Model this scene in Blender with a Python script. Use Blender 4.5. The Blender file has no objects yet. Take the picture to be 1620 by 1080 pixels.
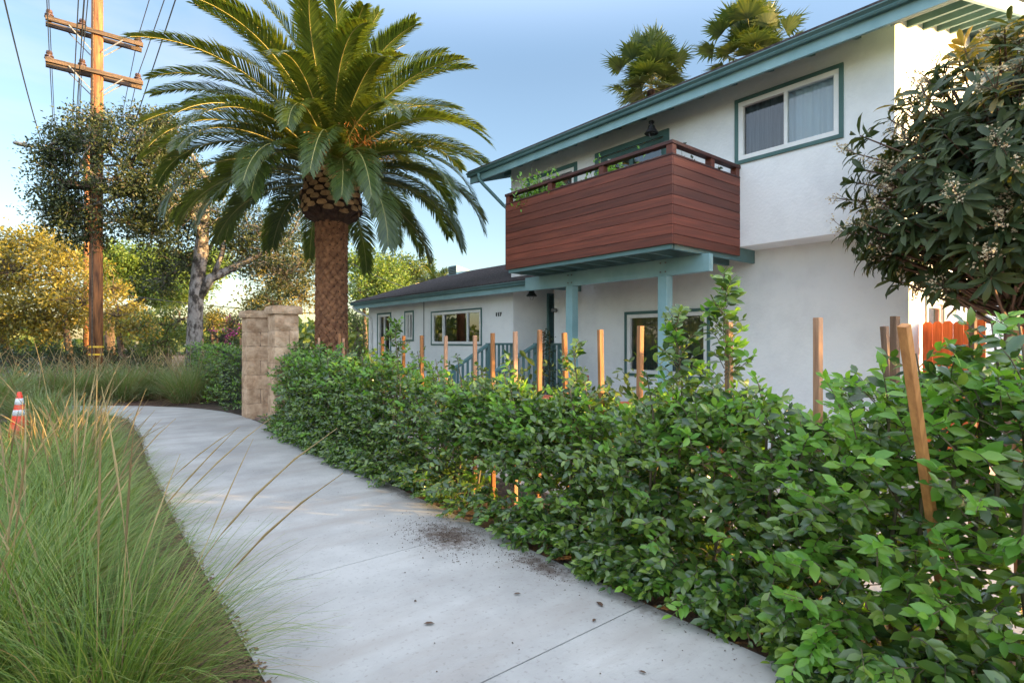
import bpy, math, random
import numpy as np
from mathutils import Vector, Matrix
S = bpy.context.scene
COL = S.collection
R = math.radians
# ------------------------------------------------------------ camera, sky, sun, exposure
CAMZ = 1.5
YAW = math.atan2(.6327, .7744)          # the house runs along +Y, the street is parallel to it
cam = bpy.data.objects.new('camera', bpy.data.cameras.new('camera'))
COL.objects.link(cam); S.camera = cam
cam.location = (0, 0, CAMZ); cam.rotation_euler = (R(90), 0, -YAW)
cam.data.sensor_width = 36; cam.data.lens = 875/1620*36
cam.data.clip_start = .05; cam.data.clip_end = 2000
SUN_AZ = math.atan2(.672, -.741)         # compass style: x = sin, y = cos
SUN_EL = R(6.2)
W = bpy.data.worlds.new('World'); S.world = W; W.use_nodes = True
nt = W.node_tree; N = nt.nodes; L = nt.links
bg = N['Background']
sky = N.new('ShaderNodeTexSky'); sky.sky_type = 'NISHITA'; sky.sun_disc = False
sky.sun_elevation = SUN_EL; sky.sun_rotation = SUN_AZ
sky.air_density = 1.0; sky.dust_density = .9; sky.ozone_density = 2.0; sky.altitude = 20
tc = N.new('ShaderNodeTexCoord'); mp = N.new('ShaderNodeMapping'); mp.inputs['Scale'].default_value = (1.3, 1.3, 3.6); mp.inputs['Location'].default_value = (3.3, .7, 1.1)
nz = N.new('ShaderNodeTexNoise'); nz.inputs['Scale'].default_value = 1.6; nz.inputs['Detail'].default_value = 7; nz.inputs['Roughness'].default_value = .52
nz.inputs['Distortion'].default_value = .5
cr = N.new('ShaderNodeValToRGB'); cr.color_ramp.elements[0].position = .43; cr.color_ramp.elements[1].position = .66
cr.color_ramp.elements[1].color = (.75, .75, .75, 1)
mx = N.new('ShaderNodeMixRGB'); mx.inputs[2].default_value = (2.3, 2.25, 2.35, 1)
L.new(tc.outputs['Generated'], mp.inputs[0]); L.new(mp.outputs[0], nz.inputs['Vector']); L.new(nz.outputs[0], cr.inputs[0])
sx = N.new('ShaderNodeSeparateXYZ'); L.new(tc.outputs['Generated'], sx.inputs[0])
mr_ = N.new('ShaderNodeMapRange'); mr_.inputs[1].default_value = .35; mr_.inputs[2].default_value = -.15; mr_.inputs[3].default_value = 0; mr_.inputs[4].default_value = .8; L.new(sx.outputs['X'], mr_.inputs[0])
mu_ = N.new('ShaderNodeMath'); mu_.operation = 'MULTIPLY'; L.new(cr.outputs[0], mu_.inputs[0]); L.new(mr_.outputs[0], mu_.inputs[1]); L.new(mu_.outputs[0], mx.inputs[0]); hs_ = N.new('ShaderNodeHueSaturation'); hs_.inputs['Saturation'].default_value = .92; hs_.inputs['Hue'].default_value = .500
wm_ = N.new('ShaderNodeMixRGB'); wm_.blend_type = 'MULTIPLY'; wm_.inputs[0].default_value = 1; wm_.inputs[2].default_value = (1.02, .98, .985, 1)
L.new(sky.outputs[0], hs_.inputs['Color']); L.new(hs_.outputs[0], wm_.inputs[1]); L.new(wm_.outputs[0], mx.inputs[1]); # added fill light: sky brightened overhead and behind the viewer, dimmed low in front
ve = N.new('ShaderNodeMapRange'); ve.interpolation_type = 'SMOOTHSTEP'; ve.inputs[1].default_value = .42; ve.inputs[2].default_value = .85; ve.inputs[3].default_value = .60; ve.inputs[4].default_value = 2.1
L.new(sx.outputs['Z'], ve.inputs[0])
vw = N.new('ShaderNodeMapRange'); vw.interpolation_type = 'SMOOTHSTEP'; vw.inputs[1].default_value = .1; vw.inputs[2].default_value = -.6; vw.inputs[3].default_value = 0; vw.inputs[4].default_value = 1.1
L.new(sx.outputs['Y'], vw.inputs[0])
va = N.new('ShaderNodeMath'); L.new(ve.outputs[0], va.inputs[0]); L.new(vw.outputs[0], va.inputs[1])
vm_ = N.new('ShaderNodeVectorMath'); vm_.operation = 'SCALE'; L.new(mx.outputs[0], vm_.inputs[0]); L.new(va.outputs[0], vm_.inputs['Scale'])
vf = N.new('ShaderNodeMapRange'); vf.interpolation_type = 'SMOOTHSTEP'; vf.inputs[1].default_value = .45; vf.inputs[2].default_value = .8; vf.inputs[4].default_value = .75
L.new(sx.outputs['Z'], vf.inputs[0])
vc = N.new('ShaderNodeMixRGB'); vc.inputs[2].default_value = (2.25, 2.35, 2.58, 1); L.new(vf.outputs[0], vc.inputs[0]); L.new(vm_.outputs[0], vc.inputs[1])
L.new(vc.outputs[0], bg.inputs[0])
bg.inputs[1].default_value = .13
sl = bpy.data.lights.new('sun', 'SUN'); sl.energy = 2.6; sl.angle = R(.5); sl.color = (1, .63, .22)
so = bpy.data.objects.new('sun', sl); COL.objects.link(so)
sd = Vector((math.sin(SUN_AZ)*math.cos(SUN_EL), math.cos(SUN_AZ)*math.cos(SUN_EL), math.sin(SUN_EL)))
so.rotation_euler = sd.to_track_quat('Z', 'Y').to_euler(); so.location = (10, -12, 12)
S.view_settings.view_transform = 'Standard'; S.view_settings.look = 'None'
S.view_settings.gamma = 1; S.view_settings.use_curve_mapping = False
S.view_settings.exposure = 2.78

def at(px, py, d):                      # a photo pixel at depth d -> world point
    a = (px-810)/875
    return Vector((d*(.6327+.7744*a), d*(.7744-.6327*a), CAMZ+d*(540-py)/875))

# ------------------------------------------------------------ helpers
class G:
    def __init__(s): s.V = []; s.F = []; s.n = 0
    def add(s, V, F, mi=0):
        V = np.asarray(V, float).reshape(-1, 3); F = np.asarray(F, np.int64)
        if F.ndim == 1: F = F[None, :]
        s.V.append(V); s.F.append((F+s.n, mi)); s.n += len(V); return s
    def polys(s, V, faces, mi=0):
        V = np.asarray(V, float); s.V.append(V)
        for f in faces: s.F.append((np.asarray(f, np.int64)[None, :]+s.n, mi))
        s.n += len(V); return s
    def box(s, x0, x1, y0, y1, z0, z1, mi=0):
        x0, x1 = min(x0, x1), max(x0, x1); y0, y1 = min(y0, y1), max(y0, y1); z0, z1 = min(z0, z1), max(z0, z1)
        V = [(x, y, z) for x in (x0, x1) for y in (y0, y1) for z in (z0, z1)]
        F = [(0,1,3,2),(4,6,7,5),(0,4,5,1),(2,3,7,6),(0,2,6,4),(1,5,7,3)]
        return s.add(V, F, mi)
    def beam(s, a, b, w, h, up=(0, 0, 1), mi=0, ends=(1, 1)):      # box from a to b; w across, h along up
        a = Vector(a); b = Vector(b); d = (b-a).normalized(); u = Vector(up)
        sd_ = d.cross(u).normalized(); u = sd_.cross(d)
        V = []
        for p, k in ((a, ends[0]), (b, ends[1])):
            for i, j in ((-1,-1),(1,-1),(1,1),(-1,1)): V.append(p+sd_*(i*w/2*k)+u*(j*h/2*k))
        return s.add([tuple(v) for v in V], [(0,1,5,4),(1,2,6,5),(2,3,7,6),(3,0,4,7),(3,2,1,0),(4,5,6,7)], mi)
    def tube(s, pts, rad, k=8, mi=0, cap=True):
        P = np.asarray([tuple(p) for p in pts], float); n = len(P)
        rad = np.broadcast_to(np.asarray(rad, float), (n,))
        T = np.gradient(P, axis=0); T /= np.linalg.norm(T, axis=1)[:, None]+1e-9
        ref = np.array((0, 0, 1.)) if abs(T[0][2]) < .9 else np.array((1., 0, 0))
        A = np.cross(T, ref); A /= np.linalg.norm(A, axis=1)[:, None]+1e-9; B = np.cross(T, A)
        th = np.arange(k)*2*math.pi/k
        V = P[:, None]+rad[:, None, None]*(np.cos(th)[None, :, None]*A[:, None]+np.sin(th)[None, :, None]*B[:, None])
        i = np.arange(n-1)[:, None]*k; j = np.arange(k)[None, :]; j2 = (j+1) % k
        F = np.stack([i+j, i+j2, i+k+j2, i+k+j], -1).reshape(-1, 4)
        base = s.n; s.add(V.reshape(-1, 3), F, mi)
        if cap:
            s.F.append((np.arange(k)[None, ::-1]+base, mi)); s.F.append((np.arange(k)[None, :]+base+(n-1)*k, mi))
        return s
    def lathe(s, c, prof, k=16, mi=0):                           # prof: (r, z)
        th = np.arange(k)*2*math.pi/k; V = []
        for r, z in prof: V += [(c[0]+r*math.cos(t), c[1]+r*math.sin(t), c[2]+z) for t in th]
        n = len(prof); i = np.arange(n-1)[:, None]*k; j = np.arange(k)[None, :]; j2 = (j+1) % k
        F = np.stack([i+j, i+j2, i+k+j2, i+k+j], -1).reshape(-1, 4)
        base = s.n; s.add(V, F, mi)
        s.F.append((np.arange(k)[None, ::-1]+base, mi)); s.F.append((np.arange(k)[None, :]+base+(n-1)*k, mi))
        return s
    def build(s, name, mat, parent=None, smooth=False, bevel=0):
        me = bpy.data.meshes.new(name)
        off = Vector((0, 0, 0)); p = parent
        while p is not None: off += p.location; p = p.parent
        V = np.concatenate(s.V)-np.array(off)
        sizes = np.concatenate([np.full(len(F), F.shape[1]) for F, _ in s.F])
        loops = np.concatenate([F.ravel() for F, _ in s.F])
        mis = np.concatenate([np.full(len(F), m) for F, m in s.F])
        me.vertices.add(len(V)); me.vertices.foreach_set('co', V.ravel())
        me.loops.add(len(loops)); me.loops.foreach_set('vertex_index', loops)
        me.polygons.add(len(sizes))
        st = np.concatenate([[0], np.cumsum(sizes)[:-1]])
        me.polygons.foreach_set('loop_start', st); me.polygons.foreach_set('loop_total', sizes)
        me.polygons.foreach_set('material_index', mis)
        me.polygons.foreach_set('use_smooth', np.full(len(sizes), smooth))
        me.update(calc_edges=True); me.validate()
        for m in (mat if isinstance(mat, (list, tuple)) else [mat]): me.materials.append(m)
        o = bpy.data.objects.new(name, me); COL.objects.link(o); o.parent = parent
        if bevel:
            b = o.modifiers.new('bevel', 'BEVEL'); b.width = bevel; b.segments = 2; b.limit_method = 'ANGLE'
        return o
def thing(name, label, cat, loc=(0, 0, 0), group=None):
    o = bpy.data.objects.new(name, None); COL.objects.link(o); o.location = loc
    o['label'] = label; o['category'] = cat
    if group: o['group'] = group
    return o
def tag(o, label, cat, group=None, kind=None):
    o['label'] = label; o['category'] = cat
    if group: o['group'] = group
    if kind: o['kind'] = kind
    return o
def struct(o): o['kind'] = 'structure'; return o
def recentre(o, loc):                    # move a top-level mesh's origin to loc
    loc = Vector(loc); o.data.transform(Matrix.Translation(-loc)); o.location = loc; return o
ORD = ['first','second','third','fourth','fifth','sixth','seventh','eighth','ninth','tenth','eleventh','twelfth','thirteenth','fourteenth','fifteenth','sixteenth','seventeenth','eighteenth','nineteenth','twentieth','twenty-first','twenty-second','twenty-third','twenty-fourth','twenty-fifth','twenty-sixth','twenty-seventh','twenty-eighth','twenty-ninth','thirtieth','thirty-first','thirty-second']

# ------------------------------------------------------------ materials
def newmat(name):
    m = bpy.data.materials.new(name); m.use_nodes = True
    return m, m.node_tree.nodes, m.node_tree.links, m.node_tree.nodes['Principled BSDF']
def noisy(name, c1, c2, scale=5, rough=.7, bump=.2, bscale=None, stretch=(1, 1, 1), detail=6, c3=None, spec=.5, lo=.35, hi=.65, dist=.01, island=0, metal=0):
    m, N, L, B = newmat(name)
    tc = N.new('ShaderNodeTexCoord'); mp = N.new('ShaderNodeMapping'); mp.inputs['Scale'].default_value = stretch
    L.new(tc.outputs['Object'], mp.inputs[0])
    n = N.new('ShaderNodeTexNoise'); n.inputs['Scale'].default_value = scale; n.inputs['Detail'].default_value = detail; n.inputs['Roughness'].default_value = .6
    L.new(mp.outputs[0], n.inputs['Vector'])
    r = N.new('ShaderNodeValToRGB'); e = r.color_ramp.elements
    e[0].position = lo; e[1].position = hi; e[0].color = (*c1, 1); e[1].color = (*c2, 1)
    if c3: q = e.new((lo+hi)/2); q.color = (*c3, 1)
    L.new(n.outputs[0], r.inputs[0]); col = r.outputs[0]
    if island:
        g = N.new('ShaderNodeNewGeometry'); hs = N.new('ShaderNodeHueSaturation')
        mr = N.new('ShaderNodeMapRange'); mr.inputs[3].default_value = 1-island; mr.inputs[4].default_value = 1+island
        L.new(g.outputs['Random Per Island'], mr.inputs[0]); L.new(mr.outputs[0], hs.inputs['Value']); L.new(col, hs.inputs['Color']); col = hs.outputs[0]
    if name in ('stake_wood', 'old_stake_wood'):
        oi = N.new('ShaderNodeObjectInfo'); hs = N.new('ShaderNodeHueSaturation'); mr = N.new('ShaderNodeMapRange'); mr.inputs[3].default_value = .6; mr.inputs[4].default_value = 1.15
        ms_ = N.new('ShaderNodeMapRange'); ms_.inputs[3].default_value = 1.1; ms_.inputs[4].default_value = .75
        L.new(oi.outputs['Random'], mr.inputs[0]); L.new(mr.outputs[0], hs.inputs['Value']); L.new(oi.outputs['Random'], ms_.inputs[0]); L.new(ms_.outputs[0], hs.inputs['Saturation']); L.new(col, hs.inputs['Color']); col = hs.outputs[0]
    L.new(col, B.inputs['Base Color']); B.inputs['Roughness'].default_value = rough; B.inputs['Specular IOR Level'].default_value = spec
    B.inputs['Metallic'].default_value = metal
    if bump:
        n2 = N.new('ShaderNodeTexNoise'); n2.inputs['Scale'].default_value = bscale or scale*6; n2.inputs['Detail'].default_value = 5
        L.new(mp.outputs[0], n2.inputs['Vector'])
        b = N.new('ShaderNodeBump'); b.inputs['Strength'].default_value = bump; b.inputs['Distance'].default_value = dist
        L.new(n2.outputs[0], b.inputs['Height']); L.new(b.outputs[0], B.inputs['Normal'])
    return m
def leafmat(name, cols, rough=.4, trans=.3, tcol=None, spec=.5):      # colours picked at random per leaf
    m, N, L, B = newmat(name)
    g = N.new('ShaderNodeNewGeometry'); r = N.new('ShaderNodeValToRGB'); e = r.color_ramp.elements
    e[0].color = (*cols[0], 1); e[1].color = (*cols[-1], 1); k = len(cols)
    for i in range(1, k-1): q = e.new(i/(k-1)); q.color = (*cols[i], 1)
    L.new(g.outputs['Random Per Island'], r.inputs[0]); L.new(r.outputs[0], B.inputs['Base Color'])
    B.inputs['Roughness'].default_value = rough; B.inputs['Specular IOR Level'].default_value = spec
    t = N.new('ShaderNodeBsdfTranslucent'); mx = N.new('ShaderNodeMixShader'); mx.inputs[0].default_value = trans
    mc = N.new('ShaderNodeMixRGB'); mc.blend_type = 'MULTIPLY'; mc.inputs[0].default_value = 1
    mc.inputs[2].default_value = (*(tcol or (2.2, 2.0, .7)), 1)
    L.new(r.outputs[0], mc.inputs[1]); L.new(mc.outputs[0], t.inputs[0])
    L.new(B.outputs[0], mx.inputs[1]); L.new(t.outputs[0], mx.inputs[2])
    L.new(mx.outputs[0], N['Material Output'].inputs[0])
    return m
M = {}
M['stucco'] = noisy('stucco', (.70,.71,.72), (.83,.84,.84), 1.6, .9, .7, 26, dist=.008, lo=.25, hi=.55)
M['teal'] = noisy('teal_paint', (.085,.175,.18), (.12,.22,.225), 3, .55, .12, 30, dist=.003)
M['tealpale'] = noisy('pale_teal_paint', (.20,.36,.39), (.27,.44,.47), 3, .55, .12, 30, dist=.003)
M['tealdark'] = noisy('dark_teal_paint', (.05,.12,.115), (.075,.16,.15), 3, .6, .1, 30)
M['white'] = noisy('white_vinyl', (.74,.74,.73), (.82,.82,.81), 4, .4, 0)
M['shingle'] = noisy('shingle', (.035,.028,.03), (.085,.07,.072), 14, .95, .8, 40, stretch=(1, 1, 1), dist=.01)
M['redwood'] = noisy('stained_redwood', (.085,.021,.011), (.21,.052,.026), 3.5, .55, .35, 22, stretch=(6, .35, 9), c3=(.145,.034,.018), island=.40, dist=.003, lo=.3, hi=.7)
M['redtrim'] = noisy('dark_redwood', (.04,.013,.011), (.085,.025,.018), 5, .6, .2, 30)
M['black'] = noisy('black_metal', (.012,.012,.013), (.02,.02,.02), 5, .45, 0)
M['concrete'] = None
M['soil'] = noisy('soil', (.035,.022,.015), (.12,.08,.055), 9, .95, 1, 40, dist=.02)
M['mulch'] = noisy('bark_mulch', (.05,.025,.016), (.16,.085,.055), 30, .95, 1, 60, dist=.02)
M['paver'] = noisy('pink_paving', (.42,.36,.32), (.55,.49,.45), 3, .85, .3, 40)
M['asphalt'] = noisy('asphalt', (.045,.045,.045), (.075,.072,.07), 20, .9, .5, 120)
M['kerb'] = noisy('kerb_concrete', (.3,.3,.29), (.42,.42,.4), 6, .85, .3, 60)
M['stake'] = noisy('stake_wood', (.27,.105,.035), (.50,.22,.075), 4, .75, .4, 25, stretch=(8, 8, .7), island=0, dist=.003)
M['stakenew'] = noisy('fresh_stake', (.40,.16,.05), (.62,.28,.09), 4, .7, .4, 25, stretch=(8, 8, .7), dist=.003)
M['stakeold'] = noisy('old_stake_wood', (.13,.07,.04), (.26,.14,.08), 6, .85, .4, 25, stretch=(8, 8, .7), dist=.003)
M['block'] = noisy('split_stone', (.36,.22,.13), (.62,.43,.29), 7, .92, 1, 25, c3=(.50,.33,.21), island=.10, dist=.02)
M['mortar'] = noisy('mortar', (.10,.07,.05), (.15,.10,.075), 20, .95, .5, 60)
M['trunk'] = noisy('fibrous_bark', (.035,.016,.010), (.10,.05,.03), 12, .95, 1, 50, stretch=(1, 1, .5), dist=.015)
M['scar'] = noisy('palm_scar', (.15,.060,.030), (.38,.17,.08), 9, .9, .8, 40, dist=.012, island=.2)
M['boot'] = noisy('cut_leaf_base', (.30,.15,.065), (.52,.30,.14), 10, .85, .6, 50, island=.25, dist=.01)
M['pole'] = noisy('creosote_pole', (.07,.028,.014), (.36,.14,.05), 3, .8, .6, 20, stretch=(5, 5, .5), c3=(.22,.09,.035), dist=.008)
M['arm'] = noisy('weathered_arm', (.045,.032,.022), (.12,.08,.055), 4, .85, .5, 25, stretch=(.5, 6, 6), dist=.005)
M['insul'] = noisy('brown_porcelain', (.06,.035,.03), (.10,.06,.05), 4, .3, 0)
M['steel'] = noisy('galvanised', (.12,.125,.13), (.2,.205,.21), 8, .55, .1, 50, metal=.3)
M['oakbark'] = noisy('oak_bark', (.045,.036,.03), (.27,.24,.22), 7, .95, 1, 26, c3=(.16,.135,.12), dist=.03, lo=.40, hi=.56, stretch=(1, 1, .6))
M['bark'] = noisy('bark', (.06,.04,.028), (.17,.12,.085), 6, .95, .8, 30, dist=.02)
M['twig'] = noisy('green_twig', (.10,.085,.05), (.18,.14,.08), 10, .8, 0)
M['loqbark'] = noisy('loquat_bark', (.09,.05,.035), (.2,.12,.08), 10, .9, .6, 40)
M['fence'] = noisy('orange_stained_cedar', (.58,.11,.022), (.80,.18,.045), 5, .6, .3, 30, stretch=(6, 6, .6), island=.15, dist=.003)
M['terracotta'] = noisy('terracotta', (.48,.13,.06), (.62,.2,.10), 5, .8, .2, 30)
M['cone'] = noisy('orange_vinyl', (.75,.05,.02), (.85,.075,.035), 5, .45, .1, 20)
M['coneband'] = noisy('reflective_band', (.55,.55,.56), (.75,.75,.76), 10, .4, 0)
M['hedge'] = leafmat('hedge_leaf', [(.027,.066,.017),(.048,.100,.021),(.074,.140,.025),(.115,.19,.032),(.19,.28,.045)], .27, .22, spec=.75)
M['young'] = leafmat('young_leaf', [(.09,.23,.035),(.14,.30,.04),(.20,.36,.06)], .32, .35)
M['loquat'] = leafmat('loquat_leaf', [(.03,.052,.022),(.042,.07,.028),(.06,.088,.032),(.085,.105,.04)], .45, .18, (2.6,2.1,.6), spec=.3)
M['loqyoung'] = leafmat('loquat_new_leaf', [(.14,.13,.04),(.2,.15,.05),(.13,.14,.05)], .45, .35)
M['bloom'] = leafmat('cream_bloom', [(.55,.46,.30),(.72,.64,.46),(.36,.24,.12)], .8, .2, (1.2,1.1,.8))
M['palm'] = leafmat('palm_leaflet', [(.035,.062,.02),(.052,.088,.025),(.075,.11,.03)], .36, .34, (3.6,2.7,.5))
M['rachis'] = noisy('palm_rachis', (.24,.22,.07), (.34,.30,.11), 6, .45, 0)
M['fan'] = leafmat('fan_leaf', [(.035,.062,.02),(.055,.09,.03),(.09,.12,.04)], .45, .3, (2.4,2.0,.5))
M['oakleaf'] = leafmat('oak_leaf', [(.022,.036,.013),(.036,.055,.018),(.058,.076,.022)], .5, .2)
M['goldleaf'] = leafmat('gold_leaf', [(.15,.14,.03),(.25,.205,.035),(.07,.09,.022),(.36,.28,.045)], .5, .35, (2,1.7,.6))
M['pineleaf'] = leafmat('pine_needles', [(.07,.13,.022),(.11,.18,.028),(.17,.22,.04)], .6, .3, (2,1.8,.5))
M['darkleaf'] = leafmat('dark_leaf', [(.015,.03,.012),(.025,.048,.016),(.04,.065,.02)], .5, .2)
M['midleaf'] = leafmat('mid_leaf', [(.04,.075,.02),(.07,.115,.025),(.12,.15,.03)], .5, .3)
M['pink'] = leafmat('pink_bract', [(.6,.06,.25),(.7,.12,.35)], .6, .3, (1,1,1))
M['grass'] = leafmat('grass_blade', [(.075,.145,.026),(.12,.205,.038),(.18,.26,.055),(.28,.30,.10)], .5, .3, (1.6,1.5,.6))
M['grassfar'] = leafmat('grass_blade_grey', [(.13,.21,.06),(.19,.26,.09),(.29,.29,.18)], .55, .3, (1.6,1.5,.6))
M['straw'] = leafmat('seed_head', [(.27,.20,.09),(.40,.31,.15),(.17,.12,.06)], .75, .3, (1.6,1.4,1))
M['litter'] = leafmat('dead_leaf', [(.10,.05,.03),(.20,.11,.06),(.06,.035,.025),(.26,.16,.09)], .8, .1)
def glassmat(name, tint, refl, rough=.015):
    m, N, L, B = newmat(name)
    fr = N.new('ShaderNodeFresnel'); fr.inputs[0].default_value = 1.5
    ad = N.new('ShaderNodeMath'); ad.operation = 'ADD'; ad.inputs[1].default_value = refl; ad.use_clamp = True; L.new(fr.outputs[0], ad.inputs[0])
    gl = N.new('ShaderNodeBsdfGlossy'); gl.inputs['Roughness'].default_value = rough
    tr = N.new('ShaderNodeBsdfTransparent'); tr.inputs[0].default_value = (*tint, 1)
    n = N.new('ShaderNodeTexNoise'); n.inputs['Scale'].default_value = 1.5; b = N.new('ShaderNodeBump'); b.inputs['Strength'].default_value = .04; b.inputs['Distance'].default_value = .02
    L.new(n.outputs[0], b.inputs['Height']); L.new(b.outputs[0], gl.inputs['Normal'])
    mx = N.new('ShaderNodeMixShader'); L.new(ad.outputs[0], mx.inputs[0]); L.new(tr.outputs[0], mx.inputs[1]); L.new(gl.outputs[0], mx.inputs[2])
    L.new(mx.outputs[0], N['Material Output'].inputs[0]); return m
M['glass'] = glassmat('window_glass', (.75,.78,.78), .10)
M['curtain'] = noisy('sheer_curtain', (.66,.80,.90), (.78,.90,.96), 2, .9, 0, stretch=(1, 4, .2))
M['curtaindark'] = noisy('dark_curtain', (.05,.055,.06), (.16,.18,.20), 3, .9, 0, stretch=(1, 8, .4))
M['blind'] = noisy('grey_green_blind', (.05,.065,.06), (.09,.11,.10), 3, .8, 0, stretch=(1, 12, .1))
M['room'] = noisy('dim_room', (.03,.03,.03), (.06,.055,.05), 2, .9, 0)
M['digit'] = noisy('dark_numeral', (.01,.01,.01), (.02,.02,.02), 5, .5, 0)

def concrete():
    m, N, L, B = newmat('broom_concrete')
    tc = N.new('ShaderNodeTexCoord'); n = N.new('ShaderNodeTexNoise'); n.inputs['Scale'].default_value = .9; n.inputs['Detail'].default_value = 9; n.inputs['Roughness'].default_value = .62
    L.new(tc.outputs['Object'], n.inputs['Vector'])
    r = N.new('ShaderNodeValToRGB'); e = r.color_ramp.elements; e[0].position = .34; e[1].position = .62; e[0].color = (.29,.28,.265,1); e[1].color = (.46,.45,.425,1)
    L.new(n.outputs[0], r.inputs[0])
    # speckle
    n2 = N.new('ShaderNodeTexNoise'); n2.inputs['Scale'].default_value = 38; n2.inputs['Detail'].default_value = 4; L.new(tc.outputs['Object'], n2.inputs['Vector'])
    r2 = N.new('ShaderNodeValToRGB'); q = r2.color_ramp.elements; q[0].position = .30; q[1].position = .42; q[0].color = (.72,.70,.68,1); q[1].color = (1,1,1,1)
    L.new(n2.outputs[0], r2.inputs[0])
    mu = N.new('ShaderNodeMixRGB'); mu.blend_type = 'MULTIPLY'; mu.inputs[0].default_value = .8; L.new(r.outputs[0], mu.inputs[1]); L.new(r2.outputs[0], mu.inputs[2])
    # faint long smears of dirt
    mp = N.new('ShaderNodeMapping'); mp.inputs['Scale'].default_value = (.5, 2.2, 1); mp.inputs['Rotation'].default_value = (0, 0, .5); L.new(tc.outputs['Object'], mp.inputs[0])
    n3 = N.new('ShaderNodeTexNoise'); n3.inputs['Scale'].default_value = 1.4; n3.inputs['Detail'].default_value = 6; L.new(mp.outputs[0], n3.inputs['Vector'])
    r3 = N.new('ShaderNodeValToRGB'); q = r3.color_ramp.elements; q[0].position = .48; q[1].position = .70; q[0].color = (0,0,0,1); q[1].color = (.8,.8,.8,1); L.new(n3.outputs[0], r3.inputs[0])
    m3 = N.new('ShaderNodeMixRGB'); m3.inputs[2].default_value = (.33,.30,.27,1); L.new(r3.outputs[0], m3.inputs[0]); L.new(mu.outputs[0], m3.inputs[1])
    col = m3.outputs[0]
    # spilled soil stains: centre x, y, radius x, radius y, strength
    nd = N.new('ShaderNodeTexNoise'); nd.inputs['Scale'].default_value = 16; nd.inputs['Detail'].default_value = 8; nd.inputs['Roughness'].default_value = .75; L.new(tc.outputs['Object'], nd.inputs['Vector'])
    for (cx, cy, rx, ry, st) in ((2.33,3.62,.36,.52,1.0),(2.50,2.72,.16,.42,.9),(2.56,2.0,.14,.42,.55),(2.62,5.2,.12,1.4,.5),(2.7,9.2,.2,1.3,.5)):
        vs = N.new('ShaderNodeVectorMath'); vs.operation = 'SUBTRACT'; vs.inputs[1].default_value = (cx, cy, 0); L.new(tc.outputs['Object'], vs.inputs[0])
        vm = N.new('ShaderNodeVectorMath'); vm.operation = 'MULTIPLY'; vm.inputs[1].default_value = (1/rx, 1/ry, 0); L.new(vs.outputs[0], vm.inputs[0])
        ln = N.new('ShaderNodeVectorMath'); ln.operation = 'LENGTH'; L.new(vm.outputs[0], ln.inputs[0])
        a = N.new('ShaderNodeMath'); a.operation = 'MULTIPLY_ADD'; a.inputs[1].default_value = -.42; a.inputs[2].default_value = .42; L.new(ln.outputs['Value'], a.inputs[0])
        b = N.new('ShaderNodeMath'); b.operation = 'ADD'; L.new(a.outputs[0], b.inputs[0]); L.new(nd.outputs[0], b.inputs[1])
        mr = N.new('ShaderNodeMapRange'); mr.inputs[1].default_value = .62; mr.inputs[2].default_value = .86; mr.inputs[4].default_value = st; L.new(b.outputs[0], mr.inputs[0])
        mm = N.new('ShaderNodeMixRGB'); mm.inputs[2].default_value = (.10,.072,.055,1); L.new(mr.outputs[0], mm.inputs[0]); L.new(col, mm.inputs[1]); col = mm.outputs[0]
    L.new(col, B.inputs['Base Color']); B.inputs['Roughness'].default_value = .85
    mb = N.new('ShaderNodeMapping'); mb.inputs['Scale'].default_value = (.12, 1, 1); L.new(tc.outputs['Object'], mb.inputs[0])
    n4 = N.new('ShaderNodeTexNoise'); n4.inputs['Scale'].default_value = 150; L.new(mb.outputs[0], n4.inputs['Vector'])
    bp = N.new('ShaderNodeBump'); bp.inputs['Strength'].default_value = .6; bp.inputs['Distance'].default_value = .004; L.new(n4.outputs[0], bp.inputs['Height']); L.new(bp.outputs[0], B.inputs['Normal'])
    return m
M['concrete'] = concrete()

# ------------------------------------------------------------ ground, street, path
struct(G().box(-250, 250, -250, 400, -1.2, -.20).build('ground', noisy('dry_ground', (.06,.05,.03), (.12,.10,.06), 2, .95, .5, 20)))
struct(G().box(-9.2, -1.25, -60, 120, -.199, -.15).build('road', M['asphalt']))
struct(G().box(-1.25, -1.10, -60, 120, -.198, -.01).build('kerb', M['kerb'], bevel=.015))
struct(G().box(-1.10, 30, -60, 120, -.199, -.035).build('soil_bed', M['soil']))
struct(G().box(-40, -9.2, -60, 120, -.199, -.02).build('far_verge', M['soil']))
struct(G().box(3.75, 14, -8, 15.2, -.034, -.006).build('courtyard_paving', M['paver']))
struct(G().box(2.98, 6.5, 10.42, 11.68, -.034, -.001).build('gate_path', noisy('brown_paving', (.22,.15,.12), (.30,.21,.17), 5, .85, .3, 40)))

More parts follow.
